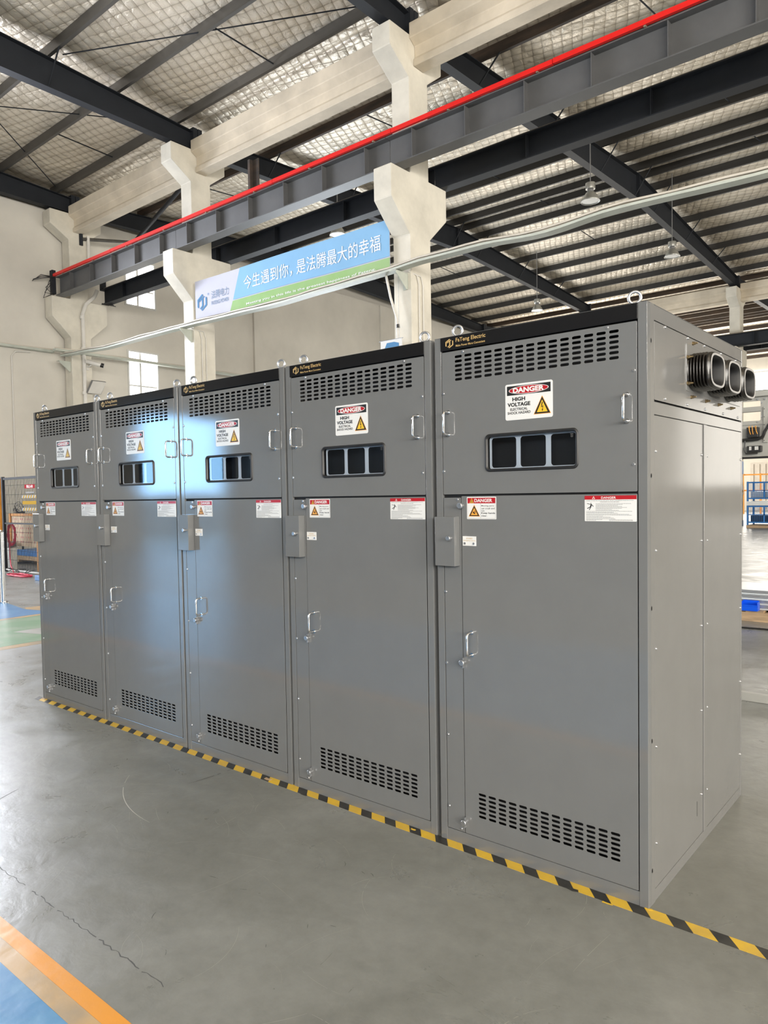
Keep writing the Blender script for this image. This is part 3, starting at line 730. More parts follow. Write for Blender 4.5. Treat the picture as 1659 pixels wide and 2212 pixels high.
# small hanging board in front of the nearest column
root = empty('hanging_board', (-6.95, 7.40, 4.1), 'small white and blue board hanging in front of the nearest column, mostly hidden', 'board')
g = MB(); g.box(-0.20, 0.26, 0, 0.02, -0.42, 0.07, STWHITE); g.build('panel', root)
g = MB(); g.add([(-0.12, -0.003, -0.08), (0.2, -0.003, -0.08), (0.2, -0.003, 0.0), (0.1, -0.003, 0.03), (-0.06, -0.003, 0.03)], [(0, 1, 2, 3, 4)], BNLB); g.build('blue_print', root)
g = MB(); g.tube([(-0.24, 0.01, 0.075), (0.28, 0.01, 0.075)], 0.008, ZINC); g.tube([(0.2, 0.01, 0.08), (0.16, 0.06, 1.2)], 0.004, ZINC, 5); g.build('hanger', root)

# pendant lamps ----------------------------------------------------------------
def lamp(x, y, z, label):
    root = empty('pendant_lamp', (x, y, z), label, 'lamp', 'high bay lamps')
    g = MB(); g.cyl((0, 0, 0.42), (0, 0, roof_top(y)-z+0.19), 0.012, STGREY, n=8); g.build('hanging_rod', root)
    g = MB(); g.cyl((0, 0, 0.28), (0, 0, 0.42), 0.11, LAMPM, n=20); g.cyl((0, 0, 0.20), (0, 0, 0.28), 0.07, STGREY, n=16); g.build('driver_housing', root, 0.006)
    n = 28; pr = [(0.07, 0.22), (0.10, 0.20), (0.15, 0.13), (0.19, 0.05), (0.215, 0.0), (0.21, 0.0), (0.185, 0.05), (0.145, 0.125), (0.06, 0.19)]
    g = MB(); g.rings([[(rr_*math.cos(2*pi*i/n), rr_*math.sin(2*pi*i/n), zz) for i in range(n)] for rr_, zz in pr], LAMPM); g.build('lamp_shade', root)
    g = MB(); g.add([(0.2*math.cos(2*pi*i/n), 0.2*math.sin(2*pi*i/n), 0.012) for i in range(n)], [tuple(range(n))[::-1]], LAMPIN); g.build('diffuser', root)
lamp(-6.13, 13.9, 8.14, 'high bay lamp nearest the camera, right of the nearest column under the far roof')
lamp(-6.07, 19.4, 8.14, 'high bay lamp at the right, beyond the long sagging cable tray')
lamp(-11.8, 22.4, 8.14, 'small high bay lamp just above the black header of the end cabinet')
lamp(-11.78, 11.5, 8.14, 'high bay lamp peeking over the top edge of the banner')

# ================================================================== SWITCHGEAR CABINETS
CW, CH, CD = 0.911, 2.2, 1.307      # local: x -CW..0, y 0 (front) .. CD, z 0..CH
def slots(x0, z_top, cols, rows=6):
    L_ = []
    for c in range(cols):
        for r_ in range(rows):
            xa = x0+0.0479*c; zb_ = z_top-0.0105-0.0192*r_
            L_.append(loop_rrect(xa, xa+0.036, zb_, zb_+0.0105, 0.0052, 3))
    return L_
def screw(parent, x, y, z, axis='y', rad=0.0055, name='screw', m=ZINC):
    g = MB(); d = Vector((0, -1, 0)) if axis == 'y' else Vector((1, 0, 0))
    g.cyl((0, 0, 0), d*0.0012, rad*1.25, m, n=12); g.cyl(d*0.0012, d*0.0045, rad, m, r1=rad*0.7, n=12)
    o = g.build(name, parent); o.location = (x, y, z); return o
def dup_at(o, x, y, z, parent):
    c = o.copy(); COL.objects.link(c); c.location = (x, y, z); c.parent = parent; return c
def handle(parent, x, y, z0, z1):
    g = MB(); r_ = 0.0048; d = 0.040; b_ = 0.012
    pts = [(0, 0, z1), (0, -d+b_, z1), (0, -d+b_*0.3, z1-b_*0.3), (0, -d, z1-b_), (0, -d, z0+b_), (0, -d+b_*0.3, z0+b_*0.3), (0, -d+b_, z0), (0, 0, z0)]
    g.tube([(p[0], p[1], p[2]) for p in pts], r_, CHROME, 10)
    for z in (z0, z1): g.cyl((0, 0, z), (0, -0.003, z), 0.009, CHROME, n=14)
    o = g.build('handle', parent); o.location = (x, y, 0); tag(o, 'chrome pull handle'); return o
def knob(parent, x, y, z, rad=0.0135, tail=False):
    g = MB(); g.cyl((0, 0, 0), (0, -0.014, 0), rad*0.55, ZINC, n=14); g.cyl((0, -0.014, 0), (0, -0.026, 0), rad, ZINC, n=24)
    g.cyl((0, -0.026, 0), (0, -0.0275, 0), rad, ZINC, r1=rad*0.85, n=24)
    if tail: g.box(-0.002, 0.002, -0.016, -0.002, -0.024, 0.02, ZINC)
    o = g.build('latch_knob', parent); o.location = (x, y, z); return o
def tri_sign(g, cx, z0, wd, ht, y, fill, kind):
    g.flat([(cx-wd/2-0.003, z0-0.002), (cx+wd/2+0.003, z0-0.002), (cx, z0+ht+0.004)], y, STORG)
    g.flat([(cx-wd/2, z0), (cx+wd/2, z0), (cx, z0+ht)], y-0.0002, STBLACK)
    i = 0.085*wd
    g.flat([(cx-wd/2+i*1.9, z0+i), (cx+wd/2-i*1.9, z0+i), (cx, z0+ht-i*2.1)], y-0.0004, fill)
    if kind == 'bolt':
        P = lambda a, c: (cx+a*wd, z0+c*ht)
        g.flat([P(-0.02, 0.66), P(0.05, 0.68), P(0.0, 0.47), P(-0.075, 0.36)], y-0.0006, STBLACK)
        g.flat([P(-0.075, 0.36), P(-0.02, 0.42), P(0.075, 0.47), P(0.05, 0.40)], y-0.0006, STBLACK)
        g.flat([P(0.03, 0.43), P(0.075, 0.47), P(0.03, 0.22), P(0.005, 0.22)], y-0.0006, STBLACK)
        g.flat([P(-0.03, 0.25), P(0.07, 0.25), P(0.01, 0.12)], y-0.0006, STBLACK)
    else:
        P = lambda a, c: (cx+a*wd, z0+c*ht)
        g.flat([P(-0.12, 0.40), P(-0.02, 0.20), P(0.08, 0.20), P(0.10, 0.34), P(0.02, 0.30), P(0.0, 0.40)], y-0.0006, STBLACK)
        for a, c in ((-0.14, 0.46), (-0.06, 0.44), (0.02, 0.58), (0.09, 0.50)):
            g.flat([P(a, c), P(a+0.02, c-0.22), P(a+0.06, c-0.22), P(a+0.035, c)], y-0.0006, STBLACK)

def build_cabinet():
    root = empty('switchgear_cabinet', (0, 0, 0))
    # frame: folded corner posts, rails
    g = MB()
    g.box(-CW, -0.878, 0.0, 0.03, 0, CH, GREY); g.box(-0.0335, 0, 0.0, 0.03, 0, CH, GREY)
    g.box(-CW, -CW+0.003, 0.03, 0.069, 0, CH, GREY)
    g.box(-0.878, -0.0335, 0.002, 0.03, 0.0, 0.054, GREY)
    g.box(-0.878, -0.0335, 0.012, 0.03, 1.500, 1.528, DARKIN)  # dark strips paint the shade in the panel gaps
    g.box(-0.878, -0.0335, 0.012, 0.03, 2.132, 2.143, DARKIN)
    g.box(-0.878, -0.872, 0.014, 0.03, 0.054, 2.14, DARKIN); g.box(-0.040, -0.0335, 0.014, 0.03, 0.054, 2.14, DARKIN)
    g.box(-CW, -0.003, CD-0.012, CD, 0, CH, GREY)
    g.box(-CW, -0.003, 0.069, CD-0.012, 0.0, 0.045, GREY) 
    g.build('frame', root, 0.0016)
    g = MB(); g.box(-0.0032, 0, 0.03, 0.069, 0, CH, GREYS); g.build('corner_post_return', root)
    g = MB(); g.box(-CW, 0, 0.0, CD, CH, CH+0.0015, GREY); g.build('top_plate', root)
    g = MB(); g.box(-CW, -CW+0.002, 0.069, CD-0.012, 0.045, CH, GREY); g.build('left_side_panel', root)
    g = MB(); g.box(-0.876, -0.036, 0.10, 0.104, 0.06, 2.13, DARKIN); g.build('inner_screen', root);  # added dark sheet, gives the shade behind slots and window
    # header
    g = MB(); g.box(-0.8785, -0.033, -0.003, 0.03, 2.143, 2.2, BLACKG); hd = g.build('header_strip', root, 0.001); tag(hd, 'glossy black header strip with gold lettering')
    g = MB(); put_logo(g, -0.852, -0.812, 2.152, 2.191, -0.0036, GOLD)
    put_text(g, 'FaTeng Electric', -0.800, -0.655, 2.168, 2.190, -0.0036, GOLD, 0.015)
    put_text(g, 'Make Power More Convenient', -0.800, -0.657, 2.153, 2.162, -0.0036, GOLD, 0.02)
    g.build('gold_lettering', hd)
    # upper panel with vent slots and window
    up = plate([loop_rrect(-0.874, -0.0365, 1.527, 2.137, 0.003, 1)]+slots(-0.809, 2.117, 15)+[loop_rrect(-0.655, -0.268, 1.628, 1.762, 0.014)], 0.0, 0.0025, GREY, 'upper_panel', root, 0.0007)
    # gasket
    gk = MB(); A = loop_rrect(-0.6655, -0.2575, 1.6175, 1.7735, 0.022); B_ = loop_rrect(-0.6530, -0.2700, 1.6300, 1.7610, 0.013)
    ring = [[(p[0], -0.0005, p[1]) for p in A], [(p[0], -0.006, p[1]) for p in loop_rrect(-0.663, -0.260, 1.620, 1.771, 0.020)], [(p[0], -0.006, p[1]) for p in loop_rrect(-0.656, -0.267, 1.627, 1.764, 0.015)], [(p[0], 0.006, p[1]) for p in B_]]
    gk.rings(ring, RUBBER); gko = gk.build('window_gasket', up); tag(gko, 'black rubber window gasket')
    wp = plate([loop_rrect(-0.656, -0.267, 1.627, 1.764, 0.014), loop_rrect(-0.646, -0.533, 1.634, 1.757, 0.012), loop_rrect(-0.514, -0.403, 1.634, 1.757, 0.012), loop_rrect(-0.381, -0.277, 1.634, 1.757, 0.012)], 0.022, 0.002, DIVM, 'window_divider', up, 0.0005)
    g = MB(); g.box(-0.655, -0.268, 0.006, 0.009, 1.628, 1.763, GLASS); g.build('window_glass', up)
    g = MB()
    n = 16
    g.add([(-0.287+0.0045*math.cos(2*pi*i/n), 0.0055, 1.743+0.0045*math.sin(2*pi*i/n)) for i in range(n)]+[(-0.287+0.0037*math.cos(2*pi*i/n), 0.0055, 1.743+0.0037*math.sin(2*pi*i/n)) for i in range(n)], [(i, (i+1) % n, n+(i+1) % n, n+i) for i in range(n)], STGREY)
    g.box(-0.291, -0.283, 0.0054, 0.0056, 1.7425, 1.7435, STGREY); g.box(-0.293, -0.281, 0.0054, 0.0056, 1.750, 1.752, STGREY); g.build('glass_mark', up)
    handle(up, -0.072, 0, 1.782, 1.878); handle(up, -0.843, 0, 1.784, 1.880)
    s0 = screw(up, -0.768, 0, 2.1295)
    for x, z in ((-0.145, 2.1295), (-0.047, 1.962), (-0.049, 1.625), (-0.868, 1.962), (-0.870, 1.627)): dup_at(s0, x, 0, z, up)
    # DANGER sign
    g = MB(); x0, x1, z0, z1 = -0.567, -0.361, 1.822, 1.966; ox = loop_rrect(x0, x1, z0, z1, 0.008)
    g.rings([[(p[0], 0, p[1]) for p in ox], [(p[0], -0.0015, p[1]) for p in ox]], STWHITE, smooth=False); g.flat(ox, -0.0015, STWHITE)
    g.flat([(x0+0.008, 1.921), (x1-0.008, 1.921), (x1-0.008, z1-0.008), (x0+0.008, z1-0.008)][::1], -0.0018, STBLACK)
    cx, cz = (x0+x1)/2, 1.9395; n = 40
    g.flat([(cx+0.087*math.cos(2*pi*i/n), cz+0.0165*math.sin(2*pi*i/n)) for i in range(n)], -0.0021, STWHITE)
    g.flat([(cx+0.084*math.cos(2*pi*i/n), cz+0.0145*math.sin(2*pi*i/n)) for i in range(n)], -0.0024, STRED)
    put_text(g, 'DANGER', cx-0.068, cx+0.068, cz-0.0103, cz+0.0103, -0.0027, STWHITE, 0.045)
    put_text(g, 'HIGH', -0.535, -0.478, 1.8970, 1.9125, -0.0018, STBLACK, 0.045)
    put_text(g, 'VOLTAGE', -0.557, -0.456, 1.8755, 1.8915, -0.0018, STBLACK, 0.045)
    put_text(g, 'ELECTRICAL', -0.545, -0.468, 1.8595, 1.8700, -0.0018, STBLACK, 0.03)
    put_text(g, 'SHOCK HAZARD', -0.557, -0.455, 1.8450, 1.8555, -0.0018, STBLACK, 0.03)
    tri_sign(g, -0.405, 1.839, 0.068, 0.066, -0.0018, STYEL, 'bolt')
    tag(g.build('danger_sign', up), 'white danger high voltage sign with red oval and yellow triangle')
    # lower left strip with screws
    g = MB(); g.box(-0.874, -0.7865, 0.0, 0.012, 0.058, 1.513, GREY); ls = g.build('side_strip', root, 0.0008)
    s1 = screw(ls, -0.803, 0, 1.505)
    for x, z in ((-0.872+0.003, 1.104), (-0.869, 0.791), (-0.867, 0.474), (-0.866, 0.156), (-0.803, 0.070)): dup_at(s1, x, 0, z, ls)
    # lower door
    dr = plate([loop_rrect(-0.7825, -0.0365, 0.058, 1.519, 0.003, 1)]+slots(-0.715, 0.250, 13), -0.0015, 0.0025, GREY, 'lower_door', root, 0.0007)
    handle(dr, -0.738, -0.0015, 0.842, 0.938)
    knob(dr, -0.7775, -0.0015, 1.479, 0.0125); knob(dr, -0.7775, -0.0015, 0.806, 0.0125, True); knob(dr, -0.7775, -0.0015, 0.110, 0.0125, True)
    # moving parts sticker
    g = MB(); x0, x1, z0, z1 = -0.755, -0.614, 1.4215, 1.515; yq = -0.0018
    q = loop_rrect(x0, x1, z0, z1, 0.003); g.rings([[(p[0], -0.0015, p[1]) for p in q], [(p[0], -0.0022, p[1]) for p in q]], STWHITE, smooth=False); g.flat(q, -0.0022, STWHITE)
    g.flat([(x0+0.004, z1-0.027), (x1-0.004, z1-0.027), (x1-0.004, z1-0.004), (x0+0.004, z1-0.004)], -0.0024, STRED)
    tri_sign(g, x0+0.024, z1-0.024, 0.016, 0.016, -0.0026, STYEL, '')
    put_text(g, 'DANGER', x0+0.037, x1-0.018, z1-0.0225, z1-0.008, -0.0026, STWHITE, 0.03)
    tri_sign(g, x0+0.036, z0+0.013, 0.050, 0.044, -0.0024, STORG, 'hand')
    g.flat([(x0+0.0665, z0+0.004), (x0+0.0672, z0+0.004), (x0+0.0672, z1-0.027), (x0+0.0665, z1-0.027)], -0.0024, STBLACK)
    zz = z1-0.038
    for s_, w_, hh_ in (('Moving parts', 0.060, 0.007), ('can crush and', 0.063, 0.007), ('cut.', 0.016, 0.006), ('Keep hands', 0.065, 0.0085), ('clear.', 0.028, 0.0075)):
        put_text(g, s_, x0+0.0705, x0+0.0705+w_, zz-hh_/2, zz+hh_/2, -0.0024, STBLACK, 0.012 if 'Keep' not in s_ else 0.025); zz -= 0.0102
    for a in ((x0+0.003, x1-0.003, z0+0.003, z0+0.0036), (x0+0.003, x0+0.0036, z0+0.003, z1-0.004), (x1-0.0036, x1-0.003, z0+0.003, z1-0.004)):
        g.flat([(a[0], a[2]), (a[1], a[2]), (a[1], a[3]), (a[0], a[3])], -0.0024, STBLACK)
    tag(g.build('crush_warning_sticker', dr), 'small white warning sticker with red top and orange triangle')
    # arc flash sticker
    g = MB(); x0, x1, z0, z1 = -0.234, -0.0385, 1.418, 1.5135
    q = loop_rrect(x0, x1, z0, z1, 0.002, 2); g.rings([[(p[0], -0.0015, p[1]) for p in q], [(p[0], -0.0022, p[1]) for p in q]], STWHITE, smooth=False); g.flat(q, -0.0022, STWHITE)
    g.flat([(x0, z1-0.0145), (x1, z1-0.0145), (x1, z1), (x0, z1)], -0.0024, STRED)
    put_text(g, 'DANGER', x0+0.064, x0+0.120, z1-0.012, z1-0.0035, -0.0026, STWHITE, 0.02)
    g.flat([(x0+0.029, z1-0.012), (x0+0.041, z1-0.012), (x0+0.035, z1-0.002)], -0.0026, STWHITE)
    g.flat([(x0+0.0315, z1-0.0108), (x0+0.0385, z1-0.0108), (x0+0.035, z1-0.005)], -0.0027, STRED)
    put_text(g, "HAZARD OF ELECTRIC SHOCK, EXPLOSION, OR ARC FLASH/RISQUE D'ELECTROCUTION,", x0+0.006, x1-0.010, z1-0.0205, z1-0.0170, -0.0024, STBLACK, 0.0)
    put_text(g, "D'EXPLOSION OU D'ECLAIR D'ARC", x0+0.060, x0+0.132, z1-0.0252, z1-0.0217, -0.0024, STBLACK, 0.0)
    def ln(xa, xb, z, m=STGREY):
        x = xa; rr_ = random.Random(int(z*1e5))
        while x < xb:
            w_ = min(rr_.uniform(0.003, 0.009), xb-x); g.flat([(x, z), (x+w_, z), (x+w_, z+0.0013), (x, z+0.0013)], -0.0024, m); x += w_+0.0009
    for i, e in enumerate((0.175, 0.145, 0.127, 0.143, 0.160, 0.142, 0.105, 0.130)): ln(x0+0.043, x0+e, z1-0.0305-0.0035*i)
    for i, e in enumerate((0.180, 0.112, 0.126, 0.168, 0.178, 0.070, 0.100, 0.112, 0.118)): ln(x0+0.006, x0+e, z1-0.0590-0.0035*i)
    ln(x0+0.006, x0+0.068, z0+0.0055); ln(x0+0.094, x0+0.182, z0+0.0055); ln(x0+0.006, x0+0.044, z0+0.0025); ln(x0+0.094, x0+0.182, z0+0.0025)
    # falling figure
    def st(p, q_, w_):
        d = Vector((q_[0]-p[0], q_[1]-p[1])).normalized(); nrm = (-d.y*w_, d.x*w_)
        g.flat([(x0+p[0]-nrm[0], z1-p[1]-nrm[1]*-1), (x0+q_[0]-nrm[0], z1-q_[1]-nrm[1]*-1), (x0+q_[0]+nrm[0], z1-q_[1]-nrm[1]), (x0+p[0]+nrm[0], z1-p[1]-nrm[1])][::-1], -0.0024, STBLACK)
    st((0.009, 0.029), (0.023, 0.032), 0.0010); st((0.025, 0.031), (0.034, 0.040), 0.0014); st((0.0255, 0.032), (0.0235, 0.042), 0.0024); st((0.0235, 0.041), (0.010, 0.048), 0.0014); st((0.0245, 0.041), (0.018, 0.053), 0.0014)
    n = 10; g.flat([(x0+0.0245+0.0018*math.cos(2*pi*i/n), z1-0.0285+0.0018*math.sin(2*pi*i/n)) for i in range(n)], -0.0024, STBLACK)
    tag(g.build('arc_flash_sticker', dr), 'white instruction sticker with red top and falling figure')
    # emergency unlock plate
    g = MB(); x0, x1, z0, z1 = -0.7775, -0.7115, 1.308, 1.3485
    g.box(x0, x1, -0.003, -0.0015, z0, z1, STWHITE)
    put_text(g, '紧急解锁', x0+0.017, x0+0.049, z1-0.0125, z1-0.006, -0.0032, GOLD, 0.0)
    put_text(g, 'Emergency Unlock', x0+0.004, x1-0.003, z1-0.022, z1-0.0155, -0.0032, GOLD, 0.01)
    for a in (x0+0.011, x1-0.011): g.cyl((a, -0.003, z0+0.010), (a, -0.006, z0+0.010), 0.0048, ZINC, n=12)
    tag(g.build('unlock_plate', dr), 'small white unlock plate with two screws')
    # lock box
    g = MB(); g.box(-0.8945, -0.794, -0.042, -0.001, 1.2205, 1.432, GREY); lb = g.build('lock_box', root, 0.002)
    knob(lb, -0.811, -0.042, 1.342, 0.0105)
    for z in (1.252, 1.392):
        h = MB(); h.cyl((-0.897, -0.012, z-0.025), (-0.897, -0.012, z+0.025), 0.0035, ZINC, n=10); h.build('hinge', lb)
    # lifting eyes
    def eye(x):
        g = MB(); n = 24
        g.tube([(0.021*math.cos(2*pi*i/n), 0, 0.030+0.021*math.sin(2*pi*i/n)) for i in range(n)], 0.0055, ZINC, 10, closed=True)
        g.cyl((0, 0, 0), (0, 0, 0.009), 0.013, ZINC, n=18); o = g.build('lifting_eye', root); o.location = (x, 0.045, CH+0.001); o.rotation_euler = (0, 0, 0.25); return o
    eye(-0.820); eye(-0.060)
    return root

proto = build_cabinet()
XR = [0, -0.934, -1.8606, -2.7872, -3.7138]
CL = ['grey switchgear cabinet at the right end, three black ribbed bushings on its side',
      'grey switchgear cabinet directly left of the one with the bushings, a dark gap between them',
      'grey switchgear cabinet in the middle of the row of five',
      'grey switchgear cabinet between the middle one and the leftmost one of the row',
      'grey switchgear cabinet at the far left end of the row, beside the mesh fence']
cabs = [proto]+[copy_tree(proto) for _ in range(4)]
for c, x, l in zip(cabs, XR, CL):
    c.location = (x, 0.0, 0); tag(c, l, 'cabinet', 'row of five switchgear cabinets')

# plain right side sheets of the four others
for c in cabs[1:]:
    g = MB(); g.box(-0.0025, -0.0005, 0.069, CD-0.012, 0.045, CH, GREY); g.build('right_side_panel', c)

# right side of the end cabinet (facing +x)
E0 = cabs[0]
def yz(y0, y1, z0, z1, x, m, name, par, t=0.002, holes=()):
    return plate([loop_rrect(y0, y1, z0, z1, 0.003, 1)]+list(holes), x, t, m, name, par, 0.0006, 'yz')
g = MB(); g.box(-0.012, -0.001, 0.069, CD-0.012, 2.146, 2.2, GREYS); g.box(-0.012, -0.001, 0.069, CD-0.012, 1.806, 1.852, GREYS); g.box(-0.012, -0.001, 0.069, CD-0.012, 0.0, 0.045, GREYS)
g.box(-0.012, 0.0, CD-0.012, CD, 0, CH, GREYS); g.build('side_rails', E0, 0.001)
g = MB(); g.box(-0.016, -0.013, 0.069, CD-0.012, 0.045, 1.86, DARKIN); g.build('side_gap_lining', E0)  # added dark sheet, paints the shade behind the side panel gaps
BH = [loop_rrect(cy-0.079, cy+0.079, 2.006-0.052, 2.006+0.052, 0.03) for cy in (0.543, 0.800, 1.058)]
sp = yz(0.073, CD-0.015, 1.8585, 2.142, 0.0, GREYS, 'upper_side_panel', E0, holes=BH)
s2 = screw(sp, 0.0, 0.187, 2.1365, 'x', 0.005)
for y in (0.457, 0.68, 0.93, 1.18): dup_at(s2, 0.0, y, 2.1355, sp)
for y in (0.186, 0.451, 0.694, 0.970, 1.224): dup_at(s2, 0, y, 1.8705, sp)
pn = yz(0.073, 0.662, 0.048, 1.803, -0.001, GREYS, 'lower_side_panel', E0)
for z in (1.672, 1.309, 0.946, 0.580, 0.216): dup_at(s2, -0.001, 0.084, z, pn); dup_at(s2, -0.001, 0.645, z+0.003, pn)
g = MB(); g.box(-0.001, -0.0002, 0.581, 0.584, 0.144, 0.207, DARKIN); g.build('narrow_slot', pn)
pn = yz(0.712, CD-0.015, 0.048, 1.803, -0.001, GREYS, 'lower_side_panel', E0)
for z in (1.672, 1.309, 0.946, 0.580, 0.216): dup_at(s2, -0.001, 0.724, z, pn); dup_at(s2, -0.001, 1.282, z-0.003, pn)
g = MB(); g.box(-0.010, 0.004, 0.667, 0.708, 0.046, 1.804, GREYS); g.build('side_divider', E0, 0.0015)
g = MB()
for z in (2.067, 1.583, 1.101, 0.613, 0.129):
    g.cyl((0.0003, 0.037, z-0.004), (0.0006, 0.037, z-0.004), 0.0045, DARKIN, n=12); g.cyl((0.0003, 0.037, z+0.004), (0.0006, 0.037, z+0.004), 0.0045, DARKIN, n=12)
    g.box(0.0003, 0.0006, 0.0325, 0.0415, z-0.004, z+0.004, DARKIN)
g.build('post_slots', E0)
# bushing mounting plate, bushings and bolts
mp_ = yz(0.434, 1.262, 1.925, 2.113, 0.003, GREYS, 'bushing_plate', sp, 0.0028, BH)
def se(cy, cz, a, c, x, n=40, ex=3.4):
    out = []
    for i in range(n):
        t = 2*pi*i/n; co, si = math.cos(t), math.sin(t)
        out.append((x, cy+a*math.copysign(abs(co)**(2/ex), co), cz+c*math.copysign(abs(si)**(2/ex), si)))
    return out
def bushing(cy, cz=2.006):
    root = MB(); A, Cc = 0.097, 0.0635; secs = [(0.003, 1.10), (0.012, 1.10), (0.014, 0.84)]
    for i in range(5):
        xa = 0.022+0.0155*i
        secs += [(xa-0.004, 0.84), (xa-0.0015, 1.10), (xa+0.001, 1.15), (xa+0.0045, 1.13), (xa+0.0065, 0.86)]
    secs += [(0.097, 0.88), (0.099, 1.12), (0.110, 1.12), (0.112, 1.05), (0.122, 1.05)]
    secs = [(x*0.75, q_) for x, q_ in secs]
    root.rings([se(cy, cz, A*s_, Cc*s_**1.1, x) for x, s_ in secs], RESIN)
    root.rings([se(cy, cz, A*s_, Cc*s_, x) for x, s_ in [(0.0915, 0.93), (0.078, 0.80), (0.02, 0.77), (-0.09, 0.70)]], DARKIN, cap1=True)
    o = root.build('bushing', E0); tag(o, 'black ribbed bushing with a light grey mouth')
    r_ = MB(); r_.rings([se(cy, cz, A*s_, Cc*s_, x) for x, s_ in [(0.0900, 1.05), (0.0920, 1.04), (0.0920, 0.925), (0.0900, 0.92)]], RESINRIM, smooth=False)
    tag(r_.build('mouth_rim', o), 'light grey mouth rim')
    for dy in (-0.092, 0.092):
        b_ = MB()
        for dz in (-0.052, 0.052):
            p = (0.003, cy+dy*1.12, cz+dz)
            b_.cyl(p, (0.007, p[1], p[2]), 0.008, BRASS, n=14); b_.cyl((0.007, p[1], p[2]), (0.015, p[1], p[2]), 0.0062, BRASS, n=6, smooth=False); b_.cyl((0.015, p[1], p[2]), (0.027, p[1], p[2]), 0.0036, BRASS, n=10)
        b_.build('mounting_bolts', o)
for cy in (0.543, 0.800, 1.058): bushing(cy)
for y, z in ((0.52, 2.124), (0.50, 1.905), (0.70, 1.905), (0.89, 1.905), (1.10, 1.905)):
    b_ = MB(); b_.cyl((0, y, z), (0.004, y, z), 0.0075, BRASS, n=14); b_.cyl((0.004, y, z), (0.012, y, z), 0.006, BRASS, n=6, smooth=False); b_.cyl((0.012, y, z), (0.02, y, z), 0.0035, BRASS, n=8)
    b_.build('plate_bolt', sp)

# ================================================================== FLOOR MARKINGS
TH = 0.0012
tp = MB(); pitch_ = 0.1442; s_ = -0.879
k0 = int((-4.63-s_)/pitch_)-1
ya, yb = 0.006, -0.051
k = k0
while s_+k*pitch_ < 1.3:
    x = s_+k*pitch_; jit = 0.0012*math.sin(k*3.7)
    for x_a, x_b, m in ((x, x+0.08, TAPEY), (x+0.08, x+pitch_, TAPEK)):
        a0, a1, b0, b1 = x_a-0.008, x_b-0.008, x_a+0.038, x_b+0.038
        if b0 < -4.66: a0 = max(a0, -4.66); b0 = -4.66; a1 = max(a1, -4.655)
        if b1 <= -4.65: continue
        e = 0.002*math.sin(k*1.9)
        tp.add([(a0, ya, TH), (b0, yb+e, TH), (b1, yb+e, TH), (a1, ya, TH)], [(0, 1, 2, 3)], m)
        tp.add([(b0, yb+e, 0.0001), (b1, yb+e, 0.0001), (b1, yb+e, TH), (b0, yb+e, TH)], [(0, 1, 2, 3)], m)
    k += 1
tag(tp.build('hazard_tape'), 'yellow and black striped tape on the floor along the cabinet fronts', 'tape')
# torn flaps of the tape
tf = MB()
for x, y, sx, sy, m in ((-2.02, -0.03, 0.05, 0.03, WOOD), (-1.05, -0.02, 0.03, 0.012, TAPEY), (-0.13, -0.058, 0.05, 0.01, TAPEY), (0.0, 0.0, 0.03, 0.012, TAPEY), (-0.27, -0.048, 0.05, 0.018, TAPEK), (-1.72, -0.055, 0.04, 0.012, TAPEK), (-4.60, -0.01, 0.05, 0.03, WOOD)):
    P = [(x+sx*a*random.uniform(.7, 1.1), y+sy*c*random.uniform(.6, 1.1)) for a, c in ((-.5, -.4), (0, -.6), (.5, -.2), (.4, .5), (-.2, .3), (-.5, .5))]
    tf.prism(P, 0.0013, 0.0028, 'z', m)
tag(tf.build('torn_tape_flaps'), 'small torn and peeling bits along the striped floor tape', 'tape scraps', kind='stuff')
def mark(name, poly, m, label, cat='floor marking', z=TH):
    g = MB(); g.prism(poly, 0.0002, z, 'z', m); return tag(g.build(name), label, cat, 'painted floor markings')
def rect(x0, x1, y0, y1): return [(x0, y0), (x1, y0), (x1, y1), (x0, y1)]
mark('floor_line', rect(-9.5, 4, -1.592, -1.536), FORANGE, 'orange painted floor line crossing the bottom left corner')
mark('floor_line', rect(-9.5, 4, -1.655, -1.5925), FTAN, 'worn tan strip between the orange line and the blue lane in the bottom left corner')
mark('painted_lane', rect(-9.5, 4, -4.2, -1.6555), FBLUE, 'blue painted floor lane in the bottom left corner')
mark('painted_zone', [(-8.80, -1.3), (-8.80, 2.3), (-9.05, 2.15), (-9.37, 2.06), (-10.4, 2.22), (-10.4, -1.3)], FBLUE, 'blue painted floor area at the left edge in front of the chrome post')
mark('painted_zone', [(-9.06, 2.16), (-8.82, 2.31), (-9.45, 2.6), (-9.55, 2.14), (-9.37, 2.08)], FTAN, 'small worn tan patch beside the far blue floor area')
mark('floor_line', rect(-8.78, -8.66, -1.4, 2.3), FTAN, 'pale tan floor line between the blue and green areas at the left')
mark('painted_zone', rect(-8.65, -6.93, -1.4, 2.3), FGREEN, 'green painted floor area at the left edge beside the row of cabinets')
mark('floor_line', rect(-6.92, -6.76, -1.4, 2.3), FTAN, 'pale tan floor line on the near side of the green area')
mark('painted_arrow', [(-7.70, 1.15), (-7.22, 1.30), (-7.22, 2.28), (-7.72, 2.28)], FWHITE, 'pale bare wedge in the green floor area next to the last cabinet', z=0.002)
# joint crack
g = MB(); rr_ = random.Random(3); x = -2.9; prev = None
while x < -1.02:
    x2 = x+rr_.uniform(0.012, 0.03); y = -1.378+rr_.uniform(-0.006, 0.006); w_ = rr_.uniform(0.0008, 0.0028)
    cur = (x2, y, w_)
    if prev and rr_.random() < 0.85: g.add([(prev[0], prev[1]-prev[2], 0.0004), (x2, y-w_, 0.0004), (x2, y+w_, 0.0004), (prev[0], prev[1]+prev[2], 0.0004)], [(0, 1, 2, 3)], SCUFFD)
    prev = cur; x = x2
tag(g.build('floor_crack'), 'long jagged crack in the floor beside the orange line', 'crack')
